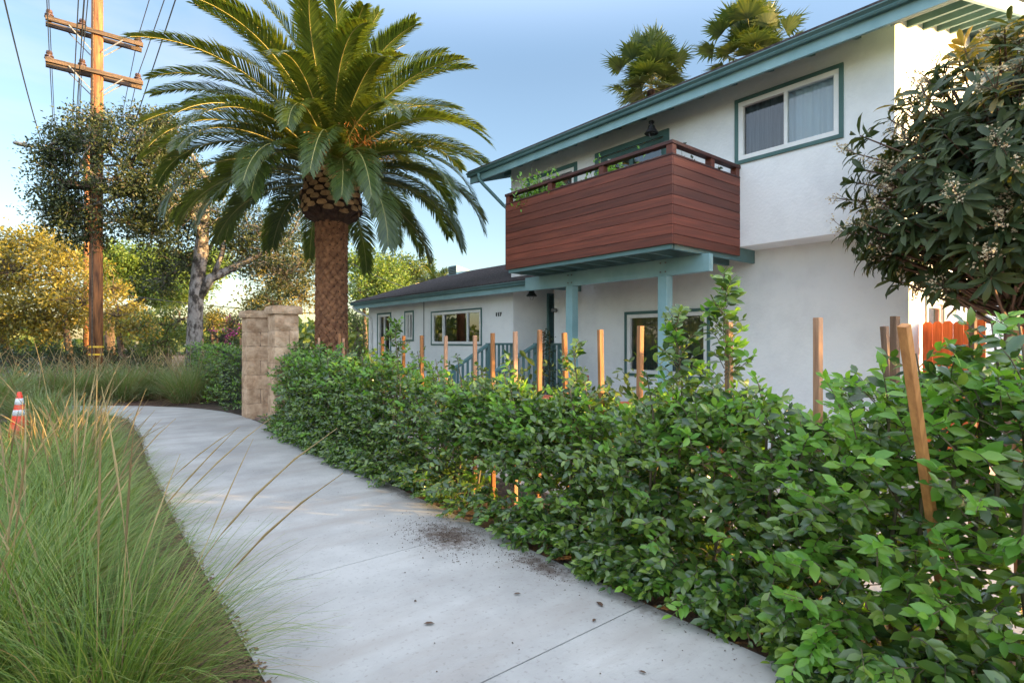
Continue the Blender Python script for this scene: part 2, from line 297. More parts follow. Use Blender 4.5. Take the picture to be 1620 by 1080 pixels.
def lerp_tab(tab, y):
    for (y0, a), (y1, b) in zip(tab, tab[1:]):
        if y <= y1: return a+(b-a)*max(0, (y-y0))/(y1-y0)
    return tab[-1][1]
LEFT = [(-6,.70),(2.5,.70),(5,.74),(8,.83),(10.5,.98),(13,1.02),(14.2,.7),(15,-.2),(15.6,-1.1)]
RIGHT = [(-6,2.58),(2,2.6),(5,2.68),(8,2.82),(10,2.86),(12,2.86),(13,2.75),(14.2,2.35),(15.3,1.6),(16.4,.4),(17.2,-1.1)]
pg = G()
joints = [-6,-1.2,.38,1.97,3.58,5.2,6.8,8.4,10.0,11.6]
def slab(y0, y1, gap):
    ys = np.linspace(y0+gap, y1-gap, 7)
    l = [(lerp_tab(LEFT, y), y) for y in ys]; r = [(lerp_tab(RIGHT, y), y) for y in ys]
    V = []; 
    for (a, b) in zip(l, r):
        V += [(a[0], a[1], -.12), (a[0], a[1], 0), (b[0], b[1], 0), (b[0], b[1], -.12)]
    n = len(ys); F = []
    for i in range(n-1):
        for j in range(3): F.append((i*4+j, i*4+j+1, i*4+j+5, i*4+j+4))
    F += [(0,3,2,1), ((n-1)*4, (n-1)*4+1, (n-1)*4+2, (n-1)*4+3)]
    pg.add(V, F)
for a, b in zip(joints, joints[1:]): slab(a, b, .0045 if abs(b-1.97) < .1 or abs(a-1.97) < .1 else .0016)
# the far bend as one polygon
far = [(lerp_tab(LEFT, y), y) for y in (11.605,12.3,13,13.6,14.2,14.6,15,15.3,15.6)]
farr = [(lerp_tab(RIGHT, y), y) for y in (11.605,12.2,12.7,13.2,13.8,14.4,15.3,16.4,17.2)]
V = []
for a, b in zip(far, farr): V += [(a[0], a[1], -.12), (a[0], a[1], 0), (b[0], b[1], 0), (b[0], b[1], -.12)]
F = [(i*4+j, i*4+j+1, i*4+j+5, i*4+j+4) for i in range(8) for j in range(3)]+[(0,3,2,1)]
pg.add(V, F)
struct(pg.build('footpath', M['concrete']))
# bark mulch strip along the grass side
ms = G(); V = []
for y in np.linspace(-3, 14, 35): V += [(lerp_tab(LEFT, y)-.004, y, -.012), (lerp_tab(LEFT, y)-.75, y, -.012)]
ms.add(V, [(2*i, 2*i+1, 2*i+3, 2*i+2) for i in range(34)])
struct(ms.build('mulch_strip', M['mulch']))
ms = G().box(-.9, 4.6, 15.5, 30, -.034, -.02)
struct(ms.build('mulch_bed', M['mulch']))
# ------------------------------------------------------------ the house
UX, LX, WX = 7.12, 7.60, 7.10           # front planes: upper storey, lower storey, left wing
UY0, UY1 = 2.05, 8.74
RX, RS = 10.2, .315                     # ridge line and roof slope
house = thing('house', 'white two-storey stucco house with teal trim, redwood balcony and low side wing', 'house', (9, 7, 0))
wl = G()
def xwall(g, X, y0, y1, z0, z1, ops=(), rev=.16):
    ys = sorted({y0, y1, *[v for o in ops for v in o[:2]]}); zs = sorted({z0, z1, *[v for o in ops for v in o[2:]]})
    for a, b in zip(ys, ys[1:]):
        for c, d in zip(zs, zs[1:]):
            my, mz = (a+b)/2, (c+d)/2
            if any(o[0] < my < o[1] and o[2] < mz < o[3] for o in ops): continue
            g.add([(X, a, c), (X, b, c), (X, b, d), (X, a, d)], [(0,3,2,1)])
    for a, b, c, d in ops:
        g.add([(X,a,c),(X,b,c),(X,b,d),(X,a,d),(X+rev,a,c),(X+rev,b,c),(X+rev,b,d),(X+rev,a,d)], [(0,1,5,4),(1,2,6,5),(2,3,7,6),(3,0,4,7)])
def ywall(g, Y, x0, x1, z0, z1, ops=(), rev=.16):
    xs = sorted({x0, x1, *[v for o in ops for v in o[:2]]}); zs = sorted({z0, z1, *[v for o in ops for v in o[2:]]})
    for a, b in zip(xs, xs[1:]):
        for c, d in zip(zs, zs[1:]):
            mx_, mz = (a+b)/2, (c+d)/2
            if any(o[0] < mx_ < o[1] and o[2] < mz < o[3] for o in ops): continue
            g.add([(a, Y, c), (b, Y, c), (b, Y, d), (a, Y, d)], [(0,1,2,3)])
    for a, b, c, d in ops:
        g.add([(a,Y,c),(b,Y,c),(b,Y,d),(a,Y,d),(a,Y+rev,c),(b,Y+rev,c),(b,Y+rev,d),(a,Y+rev,d)], [(0,4,5,1),(1,5,6,2),(2,6,7,3),(3,7,4,0)])
UW = (2.61, 3.86, 3.94, 4.72)           # upper window opening y0 y1 z0 z1
D1 = (5.05, 6.35, 2.86, 4.62)           # balcony door
D2 = (6.95, 8.15, 3.55, 4.62)           # balcony window
LW = (4.62, 6.15, .96, 1.96)
zt = 5.10
xwall(wl, UX, UY0, UY1, 2.78, zt, [UW, D1, D2])
wl.add([(UX,UY0,2.78),(13.28,UY0,2.78),(13.28,UY1,2.78),(UX,UY1,2.78)], [(0,3,2,1)])
GW = (8.3, 9.0, 1.15, 1.98)             # small window on the gable side
def gable(g, Y, x0, x1, z0, zc, zr, flip):
    g.add([(x0,Y,z0),(x1,Y,z0),(x1,Y,zc),(RX,Y,zr),(x0,Y,zc)], [(0,1,2,3,4) if not flip else (4,3,2,1,0)])
gable(wl, UY0, UX, 13.28, 2.78, zt, zt+RS*(RX-UX), False)
gable(wl, UY1, UX, 13.28, 2.78, zt, zt+RS*(RX-UX), True)
ywall(wl, UY0, LX, 13.28, -.03, 2.78, [GW])
xwall(wl, LX, UY0, 7.98, -.03, 2.78, [LW])
xwall(wl, 9.3, 7.98, 8.65, -.03, 2.9)
wl.add([(LX,7.98,-.03),(9.3,7.98,-.03),(9.3,7.98,2.78),(LX,7.98,2.78)], [(0,3,2,1)])
wl.add([(13.28,UY0,-.03),(13.28,UY1,-.03),(13.28,UY1,zt),(13.28,UY0,zt)], [(0,1,2,3)])
W1 = (14.02, 14.78, .98, 2.26); W2 = (9.75, 11.80, 1.44, 2.20); W1b = (12.75, 13.15, 1.55, 2.26)
DR = (8.02, 8.92, .56, 2.52)            # front door opening in the recess side wall
xwall(wl, WX, 8.65, 15.42, -.03, 2.76, [W1, W2, W1b])
ywall(wl, 8.65, WX, 9.3, -.03, 2.76, [DR])
wl.add([(WX,15.42,-.03),(13.28,15.42,-.03),(13.28,15.42,2.76),(RX,15.42,2.76+RS*(RX-WX)),(WX,15.42,2.76)], [(4,3,2,1,0)])
wl.add([(13.28,8.65,-.03),(13.28,15.42,-.03),(13.28,15.42,2.76),(13.28,8.65,2.76)], [(0,1,2,3)])
wl.build('wall', M['stucco'], house)
# thin control joint strip between wing panels
G().box(WX-.012, WX-.001, 12.18, 12.205, 0, 2.6).build('panel_joint', M['steel'], house)
# rooms behind the panes
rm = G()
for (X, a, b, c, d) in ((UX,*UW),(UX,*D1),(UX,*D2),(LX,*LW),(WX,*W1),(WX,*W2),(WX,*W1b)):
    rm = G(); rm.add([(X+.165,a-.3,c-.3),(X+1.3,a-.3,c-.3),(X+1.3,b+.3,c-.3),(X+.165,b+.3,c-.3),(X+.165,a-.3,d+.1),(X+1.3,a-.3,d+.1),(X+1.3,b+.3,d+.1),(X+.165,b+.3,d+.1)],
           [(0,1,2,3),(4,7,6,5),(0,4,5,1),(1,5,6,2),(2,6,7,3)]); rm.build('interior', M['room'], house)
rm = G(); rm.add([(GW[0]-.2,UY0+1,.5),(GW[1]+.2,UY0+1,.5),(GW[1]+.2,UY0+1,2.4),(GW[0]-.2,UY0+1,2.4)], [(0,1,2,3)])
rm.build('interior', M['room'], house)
def xwindow(X, a, b, c, d, lites, curt=None, tw=.05, fw=.06, label=None, trim='tealdark', lower=0):
    """opening a..b (y) c..d (z) on an X plane; lites = list of (f0,f1) sashes"""
    t = G(); p = .022
    t.box(X-p, X-.001, a-tw, b+tw, d, d+tw); t.box(X-p, X-.001, a-tw, b+tw, c-tw, c)
    t.box(X-p+.001, X-.001, a-tw, a, c, d); t.box(X-p+.001, X-.001, b, b+tw, c, d)
    w = t.build('window', M[trim], house, bevel=.003)
    if label: w['label'] = label
    f = G(); x0, x1 = X-.012, X+.06
    f.box(x0, x1, a, b, d-fw, d); f.box(x0, x1, a, b, c, c+fw); f.box(x0+.001, x1, a, a+fw, c+fw, d-fw); f.box(x0+.001, x1, b-fw, b, c+fw, d-fw)
    for i, (u, v) in enumerate(lites):
        if i: yy = a+(b-a)*u; f.box(x0+.004, x1, yy-.02, yy+.02, c+fw, d-fw)
    f.build('frame', M['white'], w, bevel=.003)
    for i, (u, v) in enumerate(lites):
        y0 = max(a+(b-a)*u, a+fw); y1 = min(a+(b-a)*v, b-fw)
        s_ = .018; xx = X+.022+.018*(i % 2)
        G().add([(xx,y0,c+fw),(xx,y1,c+fw),(xx,y1,d-fw),(xx,y0,d-fw)], [(0,3,2,1)]).build('pane', M['glass'], w)
    if curt:
        for (u, v, m) in curt:
            y0, y1 = a+(b-a)*u, a+(b-a)*v; n = 60; V = []
            for k in range(n+1):
                yy = y0+(y1-y0)*k/n; xx = X+.095+.014*math.sin(k*.6)+.012*math.sin(k*.23)
                V += [(xx, yy, c-.05), (xx, yy, d+.03)]
            G().add(V, [(2*k, 2*k+1, 2*k+3, 2*k+2) for k in range(n)]).build('curtain', M[m], w, smooth=True)
    return w
xwindow(UX, *UW, [(0,.5),(.5,1)], [(.03,.5,'curtain'),(.5,1,'curtaindark')], label='upper sliding window with a pale blue curtain on the right')
xwindow(LX, *LW, [(0,.5),(.5,1)], [(0,1,'blind')], label='lower sliding window behind the porch posts')
xwindow(WX, *W2, [(0,.26),(.26,.76),(.76,1)], None, tw=.035, label='wide three-pane window of the low wing')
xwindow(WX, *W1, [(0,.5),(.5,1)], [(.5,1,'curtaindark')], tw=.05, label='narrow window at the far end of the low wing')
xwindow(WX, *W1b, [(0,.5),(.5,1)], None, tw=.045, label='small high window between the two larger wing windows')
xwindow(UX, *D2, [(0,.5),(.5,1)], [(0,1,'curtaindark')], tw=.075, label='teal framed window at the far end of the balcony')
# balcony door
t = G(); a, b, c, d = D1; t.box(UX-.03, UX-.001, a-.09, b+.09, d, d+.09); t.box(UX-.029, UX-.001, a-.09, a, c, d); t.box(UX-.029, UX-.001, b, b+.09, c, d)
dd = t.build('balcony_door', M['tealdark'], house)
G().box(UX+.02, UX+.06, a, a+.07, c, d).box(UX+.02, UX+.06, b-.07, b, c, d).box(UX+.02, UX+.06, a+.07, b-.07, d-.07, d).box(UX+.02, UX+.06, (a+b)/2-.035, (a+b)/2+.035, c, d-.07).build('frame', M['tealdark'], dd)
G().add([(UX+.04,a,c),(UX+.04,b,c),(UX+.04,b,d),(UX+.04,a,d)], [(0,3,2,1)]).build('pane', M['glass'], dd)
# front door on the recess side wall
a, b, c, d = DR
dr = G().box(a+.05, b-.05, 8.70, 8.745, c, d-.05).build('front_door', M['teal'], house, bevel=.004)
G().box(a, a+.05, 8.60, 8.78, c, d).box(b-.05, b, 8.60, 8.78, c, d).box(a+.05, b-.05, 8.60, 8.78, d-.05, d).build('door_frame', M['teal'], dr)
G().box(a+.09, a+.13, 8.66, 8.70, 1.42, 1.62).lathe((a+.11, 8.64, 1.5), [(.0,-.03),(.03,-.02),(.03,.02),(.0,.03)], 10).build('door_handle', M['black'], dr)
# small gable-side window
t = G(); a, b, c, d = GW
t.box(a-.07, b+.07, UY0-.02, UY0-.001, d, d+.07).box(a-.07, b+.07, UY0-.02, UY0-.001, c-.07, c).box(a-.07, a, UY0-.019, UY0-.001, c, d).box(b, b+.07, UY0-.019, UY0-.001, c, d)
gw = t.build('window', M['tealpale'], house); gw['label'] = 'small side window just above the orange fence'
G().box(a, a+.05, UY0+.02, UY0+.06, c, d).box(b-.05, b, UY0+.02, UY0+.06, c, d).box(a+.05, b-.05, UY0+.02, UY0+.06, d-.05, d).box(a+.05, b-.05, UY0+.02, UY0+.06, c, c+.05).build('frame', M['white'], gw)
G().add([(a,UY0+.04,c),(b,UY0+.04,c),(b,UY0+.04,d),(a,UY0+.04,d)], [(0,1,2,3)]).build('pane', M['glass'], gw)
# gable vent
v = G().box(RX-.30, RX-.26, UY0-.02, UY0-.001, 5.30, 5.86).box(RX+.06, RX+.10, UY0-.02, UY0-.001, 5.30, 5.86).box(RX-.26, RX+.06, UY0-.02, UY0-.001, 5.82, 5.86).box(RX-.26, RX+.06, UY0-.02, UY0-.001, 5.30, 5.34).build('gable_vent', M['stucco'], house)
G().box(RX-.26, RX+.06, UY0-.004, UY0-.0015, 5.34, 5.82).build('vent_opening', M['black'], v)
sl_ = G()
for k in range(8): sl_.beam((RX-.26, UY0-.012, 5.375+k*.058), (RX+.06, UY0-.012, 5.375+k*.058), .022, .026, up=(0, -.4, 1))
sl_.build('louvre', M['stucco'], v)

# ---- main roof
EX = 6.62; EZ = 5.03; Y0r, Y1r = 1.38, 9.52
def roof_pair(name, EX, EZ, Y0r, Y1r, y_in=None, xin=None):
    zr = EZ+RS*(RX-EX); XB = 2*RX-EX
    g = G(); th = .055
    for X_a, X_b, za, zb in ((EX, RX, EZ, zr), (RX, XB, zr, EZ)):
        V = [(X_a,Y0r,za),(X_b,Y0r,zb),(X_b,Y1r,zb),(X_a,Y1r,za)]; V += [(x, y, z-th) for x, y, z in V]
        g.add(V, [(0,1,2,3),(7,6,5,4),(0,4,5,1),(1,5,6,2),(2,6,7,3),(3,7,4,0)])
    return g, zr
g, zr = roof_pair('roof', EX-.03, EZ+.0, Y0r-.02, Y1r+.02)
# shingle courses: thin butts stepping up the slope
for k in range(1, 26):
    x = EX-.03+k*.145
    if x > RX: break
    z = EZ+RS*(x-EX+.03)
    V = [(x-.145, Y0r-.02, z-RS*.145+.012), (x, Y0r-.02, z+.003), (x, Y1r+.02, z+.003), (x-.145, Y1r+.02, z-RS*.145+.012), (x-.145, Y0r-.02, z-RS*.145), (x-.145, Y1r+.02, z-RS*.145)]
    g.add(V, [(0,1,2,3),(0,3,5,4)])
roof = g.build('roof', M['shingle'], house)
def under(EX, EZ, Y0, Y1, x_to, name='soffit_board'):
    g = G(); V = []
    for X_a, X_b in ((EX, RX), (RX, 2*RX-EX)):
        za = EZ+RS*(RX-EX)-RS*abs(RX-X_a); zb = EZ+RS*(RX-EX)-RS*abs(RX-X_b)
        V = [(X_a,Y0,za-.06),(X_b,Y0,zb-.06),(X_b,Y1,zb-.06),(X_a,Y1,za-.06)]; V += [(x, y, z-.02) for x, y, z in V]
        g.add(V, [(0,1,2,3),(7,6,5,4),(0,4,5,1),(1,5,6,2),(2,6,7,3),(3,7,4,0)])
    return g.build(name, M['teal'], roof)
under(EX, EZ, Y0r, Y1r, RX)
# fascia and gutter along the front eave
G().box(EX+.01, EX+.05, Y0r+.02, Y1r-.02, EZ-.25, EZ-.06).build('fascia', M['tealpale'], roof, bevel=.003)
def gutter(g, X, Y0, Y1, z):             # ogee gutter section, back at X, running along Y
    prof = [(X+a*.8,z+b*.66) for a,b in ((0,0),(0,-.11),(-.07,-.115),(-.085,-.085),(-.075,-.06),(-.10,-.035),(-.118,-.02),(-.118,0),(-.108,0),(-.106,-.015),(-.07,-.05),(-.065,-.1),(-.006,-.1),(-.006,0))]
    n = len(prof); V = [(x, Y0, zz) for x, zz in prof]+[(x, Y1, zz) for x, zz in prof]
    g.add(V, [(i, (i+1) % n, n+(i+1) % n, n+i) for i in range(n)])
    for Y in (Y0, Y1): g.add([(x, Y, zz) for x, zz in prof[:8]], [tuple(range(8))])
gg = G(); gutter(gg, EX+.008, Y0r, Y1r, EZ-.045); gu = gg.build('gutter', M['teal'], roof)
# rafters under the front eave (and tails at the back)
rf = G()
for k in range(14):
    y = UY0+.35+k*.5
    if y > 8.6: break
    za = EZ-.09; zb = EZ-.09+RS*(UX-EX-.05)
    G().beam((EX+.05, y, za-.055), (UX, y, zb-.045), .045, .11).build('rafter', M['teal'], roof)
# gable outlookers, barge boards both ends
zr = EZ+RS*(RX-EX)
def zund(x): return EZ+RS*(RX-EX)-RS*abs(RX-x)-.08
ol = G()
for x in (6.98, 7.55, 8.15, 8.75, 9.35, 9.95, 10.45, 11.05, 11.65, 12.25, 12.85, 13.4):
    G().box(x-.02, x+.02, Y0r+.04, UY0, zund(x)-.14, zund(x)-.015).build('outlooker', M['teal'], roof)
    G().box(x-.02, x+.02, UY1, Y1r-.04, zund(x)-.14, zund(x)-.015).build('outlooker', M['teal'], roof)
for (ya, yb) in ((Y0r, Y0r+.038), (Y1r-.038, Y1r)):
    for X_a, X_b in ((EX+.05, RX), (RX, 2*RX-EX)):
        g = G(); V = [(x, y, zund(x)+dz) for y in (ya, yb) for x in (X_a, X_b) for dz in (-.17, .018)]
        g.add(V, [(0,1,3,2),(4,6,7,5),(0,4,5,1),(2,3,7,6),(0,2,6,4),(1,5,7,3)])
        g.build('barge_board', M['tealpale'], roof)
# downspout from the far end of the eave
G().tube([(6.56,9.1,4.9),(6.56,9.1,4.80),(6.62,9.05,4.7),(7.0,8.85,4.28),(7.06,8.80,4.2),(7.06,8.80,3.0)], .035, 8).build('downspout', M['teal'], house, smooth=True)
G().tube([(7.02,8.3,2.80),(7.0,8.3,2.98),(6.9,8.15,3.05)], .03, 8).build('vent_pipe', M['white'], house, smooth=True)
G().tube([(7.0,7.55,2.98),(6.95,7.5,2.90),(6.82,7.46,2.86),(6.76,7.44,2.74)], .035, 8).build('downspout_elbow', M['white'], house, smooth=True)

# ---- low wing roof
WEX, WEZ = 6.66, 2.66
def zw(x): return WEZ+RS*(x-WEX)
g = G()
def slabx(g, x0, x1, y0, y1, th=.05):
    V = [(x0,y0,zw(x0)),(x1,y0,zw(x1)),(x1,y1,zw(x1)),(x0,y1,zw(x0))]; V += [(x, y, z-th) for x, y, z in V]
    g.add(V, [(0,1,2,3),(7,6,5,4),(0,4,5,1),(1,5,6,2),(2,6,7,3),(3,7,4,0)])
slabx(g, WEX-.03, UX-.002, 7.22, UY1+.02); slabx(g, WEX-.03, RX, UY1+.02, 15.62)
V = [(RX,UY1,zw(RX)),(2*RX-WEX,UY1,WEZ),(2*RX-WEX,15.62,WEZ),(RX,15.62,zw(RX))]; V += [(x, y, z-.05) for x, y, z in V]
g.add(V, [(0,1,2,3),(7,6,5,4),(0,4,5,1),(1,5,6,2),(2,6,7,3),(3,7,4,0)])
for k in range(1, 26):
    x = WEX-.03+k*.145
    if x > RX: break
    y0 = 7.22 if x < UX else UY1+.004
    V = [(x-.145,y0,zw(x-.145)+.012),(x,y0,zw(x)+.003),(x,15.62,zw(x)+.003),(x-.145,15.62,zw(x-.145)+.012),(x-.145,y0,zw(x-.145)),(x-.145,15.62,zw(x-.145))]
    g.add(V, [(0,1,2,3),(0,3,5,4)])
wr = g.build('roof', M['shingle'], house); wr['label'] = 'low dark shingle roof of the side wing'
G().box(WEX+.01, WEX+.05, 7.24, 15.58, WEZ-.22, WEZ-.055).build('fascia', M['tealpale'], wr, bevel=.003)
gg = G(); gutter(gg, WEX+.008, 7.22, 15.6, WEZ-.04); gg.build('gutter', M['teal'], wr)
G().box(WEX+.05, WX, 7.24, 15.58, WEZ-.10, WEZ-.075).box(WEX+.05, LX, 7.24, 7.28, WEZ-.22, WEZ-.10).build('soffit_board', M['teal'], wr)
for X_a, X_b in ((WEX+.05, RX),):
    g = G(); V = [(x, y, zw(x)+dz) for y in (15.58, 15.61) for x in (X_a, X_b) for dz in (-.22, -.055)]
    g.add(V, [(0,1,3,2),(4,6,7,5),(0,4,5,1),(2,3,7,6),(0,2,6,4),(1,5,7,3)]); g.build('barge_board', M['tealpale'], wr)
G().tube([(6.62,15.45,2.52),(6.64,15.44,2.46),(7.0,15.2,2.22),(7.055,15.15,2.14),(7.055,15.15,.1)], .032, 8).build('downspout', M['white'], house, smooth=True)
# louvred roof vent
c = Vector((9.35, 13.9, 0)); zb = zw(9.35)
g = G(); V = [(9.6,14.5,zw(9.6)),(9.6,14.95,zw(9.6)),(9.6,14.5,zw(9.6)+.30),(9.6,14.95,zw(9.6)+.30),(10.15,14.5,zw(10.15)),(10.15,14.95,zw(10.15))]
g.polys(V, [(0,1,3,2),(0,2,4),(1,5,3),(2,3,5,4)]); rv = g.build('roof_vent', M['tealpale'], wr)
g = G()
for k in range(5): g.box(9.585, 9.599, 14.53, 14.92, zw(9.6)+.04+k*.05, zw(9.6)+.06+k*.05)
g.build('louvre', M['black'], wr)

# ---- balcony
BX, BY0, BY1, PZ0, PZ1 = 5.57, 3.84, 6.98, 2.655, 3.70
bal = G()
for k in range(12): bal.box(BX+.05+k*.128, BX+.05+k*.128+.12, BY0+.04, BY1-.04, 2.81, 2.84)
bal = bal.build('balcony', M['redtrim'], house)
pf = G(); h = (PZ1-PZ0)/9; ps = G(); pe = G()
for k in range(9):
    pf.box(BX, BX+.022, BY0+.001, BY1, PZ0+k*h, PZ0+(k+1)*h-.005)
    ps.box(BX+.0225, UX+.0-.002, BY0-.001, BY0+.021, PZ0+k*h, PZ0+(k+1)*h-.005)
    pe.box(BX+.0225, UX-.002, BY1-.022, BY1-.001, PZ0+k*h, PZ0+(k+1)*h-.005)
pf.build('front_planks', M['redwood'], bal, bevel=.002)
def rot90mat():
    return noisy('stained_redwood_side', (.085,.021,.011), (.21,.052,.026), 3.5, .55, .35, 22, stretch=(.35, 6, 9), c3=(.145,.034,.018), island=.40, dist=.003, lo=.3, hi=.7)
M['redwood2'] = rot90mat()
ps.build('side_planks', M['redwood2'], bal, bevel=.002); pe.build('side_planks', M['redwood2'], bal, bevel=.002)
G().box(BX+.022, BX+.04, BY0+.03, BY1-.03, PZ0+.01, PZ1-.01).box(BX+.06, UX-.01, BY0+.022, BY0+.036, PZ0+.01, PZ1-.01).build('backing', M['redtrim'], bal)
G().box(BX-.004, BX+.07, BY0-.004, BY1+.004, PZ1, PZ1+.022).box(BX+.0705, UX-.002, BY0-.004, BY0+.07, PZ1, PZ1+.022).box(BX+.0705, UX-.002, BY1-.07, BY1+.004, PZ1, PZ1+.022).build('ledge', M['redtrim'], bal, bevel=.003)
po = G()
for (x, y) in ((BX+.045,BY0+.045),(BX+.045,4.95),(BX+.045,5.95),(BX+.045,BY1-.045),(6.45,BY0+.045),(UX-.05,BY0+.045)):
    G().box(x-.043, x+.043, y-.043, y+.043, PZ1+.022, PZ1+.13).build('rail_post', M['redwood'], bal, bevel=.003)
G().box(BX-.012, BX+.09, BY0-.012, BY1+.012, PZ1+.13, PZ1+.172).box(BX+.0905, UX-.002, BY0-.012, BY0+.09, PZ1+.13, PZ1+.172).box(BX+.0905, UX-.002, BY1-.09, BY1+.012, PZ1+.13, PZ1+.172).build('top_rail', M['redtrim'], bal, bevel=.004)
# teal framing under the balcony
fr = G(); fr.box(BX+.03, BX+.07, BY0+.04, BY1-.04, 2.60, 2.80); fr.box(BX+.07, LX-.002, BY0-.02, BY0+.02-.023, 2.60, 2.80) if False else None
fr.box(BX+.10, LX-.002, BY0+.04, BY0+.08, 2.60, 2.80); fr.box(BX+.07, UX, BY1-.08, BY1-.04, 2.60, 2.80)
for k in range(1, 8): y = BY0+.06+k*.385; fr.box(BX+.07, LX-.002, y-.02, y+.02, 2.61, 2.775)
fr.build('joist_frame', M['teal'], bal)
G().box(BX+.07, LX-.002, BY0+.08, BY1-.08, 2.78, 2.80).build('deck_underside', M['tealdark'], bal)  # darker teal stands in for the shade between the joists
G().box(6.26, 6.35, 3.78, 7.30, 2.38, 2.60).build('beam', M['tealpale'], bal, bevel=.004)
G().box(6.235, 6.375, 4.39, 4.53, -.01, 2.38).build('post', M['tealpale'], bal, bevel=.006)
G().box(6.235, 6.375, 6.14, 6.28, -.01, 2.38).build('post', M['tealpale'], bal, bevel=.006)
bl = G()
for y in (4.42, 4.50, 6.17, 6.25):
    for z in (2.43, 2.55): bl.box(6.25, 6.26, y-.01, y+.01, z-.01, z+.01)
bl.build('bolts', M['steel'], bal)

# ---- wall lights, camera, numbers
def barn_light(p, name='wall_light'):
    x, y, z = p
    o = G().lathe((x, y, z-.10), [(.10,0),(.105,.01),(.06,.07),(.045,.12),(.0,.13)], 14).tube([(x, y, z), (x, y, z+.07)], .02, 8).box(x-.03, x+.03, y-.03, y+.03, z+.05, z+.09).build(name, M['black'], house, smooth=False)
    G().tube([(x+.05*math.cos(t), y+.05*math.sin(t), z-.10-.0) for t in np.linspace(0, 6.28, 13)], .004, 5).tube([(x-.05,y,z-.1),(x-.03,y,z-.16),(x+.03,y,z-.16),(x+.05,y,z-.1)], .004, 5).build('bulb_guard', M['steel'], o)
    return o
barn_light((6.80, 5.05, 4.68)); barn_light((6.98, 7.95, 2.46))
G().tube([(9.5,UY0,1.95),(9.5,UY0-.1,2.02),(9.5,UY0-.25,2.02),(9.5,UY0-.3,1.93)], .012, 8).lathe((9.5,UY0-.3,1.74), [(.15,0),(.14,.03),(.06,.11),(.04,.18),(0,.19)], 14).build('gooseneck_lamp', M['black'], house)
G().box(7.50, 7.60, 7.90, 7.95, 2.08, 2.15).tube([(7.60,7.92,2.11),(7.50,7.86,2.11)], .028, 10).build('security_camera', M['steel'], house)
tx = bpy.data.curves.new('num', 'FONT'); tx.body = '117'; tx.size = .105; tx.extrude = .008; tx.space_character = 1.35; tx.offset = .004
to = bpy.data.objects.new('num', tx); COL.objects.link(to)
to.location = (0, 0, 0); bpy.context.view_layer.update()
me = bpy.data.meshes.new_from_object(to.evaluated_get(bpy.context.evaluated_depsgraph_get())); bpy.data.objects.remove(to)
me.transform(Matrix.Translation(Vector((WX-.012, 9.22, 2.03))-house.location) @ Matrix(((0,0,-1,0),(-1,0,0,0),(0,1,0,0),(0,0,0,1))))
me.materials.clear(); me.materials.append(M['digit']); no = bpy.data.objects.new('house_number', me); COL.objects.link(no); no.parent = house

# ---- porch: landing, steps, railings
pz = .55
po_ = G().box(6.38, 9.29, 7.50, 8.64, -.03, pz)
for k in range(3): po_.box(6.38-.28*(3-k), 6.379-.28*(2-k), 7.52, 8.62, -.03, pz-.14*(3-k))
po_.build('porch_steps', noisy('step_concrete', (.3,.29,.28), (.4,.39,.37), 4, .85, .2, 40), house, bevel=.006)
def railing(Y, xa, xb, xs, zt, zs):
    g = G(); g.box(xa, xb, Y-.045, Y+.045, zt-.04, zt); g.box(xa, xb, Y-.02, Y+.02, zt-.85, zt-.80)
    g.box(xb-.09, xb, Y-.045, Y+.045, pz, zt-.04) ; g.box(xa, xa+.09, Y-.044, Y+.044, 0, zt-.04)
    n = int((xb-xa-.18)/.12)
    for k in range(1, n+1): x = xa+.09+(xb-xa-.18)*k/(n+1); g.box(x-.018, x+.018, Y-.018, Y+.018, zt-.80, zt-.04)
    g.beam((xa+.03, Y, zt-.03), (xs, Y, zs), .09, .045)
    g.beam((xa+.03, Y, zt-.80), (xs, Y, zs-.75), .04, .05)
    for k in range(1, 7):
        u = k/7; x = xa+(xs-xa)*u; z = zt-.04+(zs-zt)*u; g.box(x-.018, x+.018, Y-.018, Y+.018, z-.76, z-.01)
    g.box(xs-.045, xs+.045, Y-.045, Y+.045, 0, zs-.02)
    return g.build('stair_railing', M['teal'], house, bevel=.003)
railing(7.46, 6.62, 7.32, 5.7, 1.47, .98); railing(8.58, 6.38, 7.08, 5.6, 1.47, .98)
# ------------------------------------------------------------ leaf batches
def unit(v): return v/(np.linalg.norm(v, axis=-1, keepdims=True)+1e-9)
def frames(D, Nn):                        # rows: axis, side, normal
    D = unit(D); Sd = unit(np.cross(Nn, D)); N2 = np.cross(D, Sd)
    return np.stack([D, Sd, N2], 1)
def scatter(g, tv, tf, P, D, Nn, sc, mi=0, wsc=None):
    tv = np.asarray(tv, float); Fm = frames(D, Nn); n = len(P)
    T = np.broadcast_to(tv, (n,)+tv.shape).copy()
    T *= np.asarray(sc).reshape(-1, 1, 1)
    if wsc is not None: T[:, :, 1] *= np.asarray(wsc).reshape(-1, 1)
    V = np.einsum('nki,nij->nkj', T, Fm)+P[:, None]
    k = len(tv)
    base = g.n; g.V.append(V.reshape(-1, 3)); g.n += n*k
    for size in sorted({len(f) for f in tf}):
        f = np.array([q for q in tf if len(q) == size])
        F = f[None]+(np.arange(n)*k)[:, None, None]+base
        g.F.append((F.reshape(-1, size), mi))
LEAF_V = [(0,0,0),(.30,.21,.045),(.36,0,-.01),(.30,-.21,.045),(.66,.20,.03),(.70,0,-.03),(.66,-.20,.03),(1,0,-.09)]
LEAF_F = [(0,2,1),(0,3,2),(1,2,5,4),(2,3,6,5),(4,5,7),(5,6,7)]
DIA_V = [(0,0,0),(.45,.24,.03),(1,0,-.05),(.45,-.24,.03)]; DIA_F = [(0,3,2,1)]
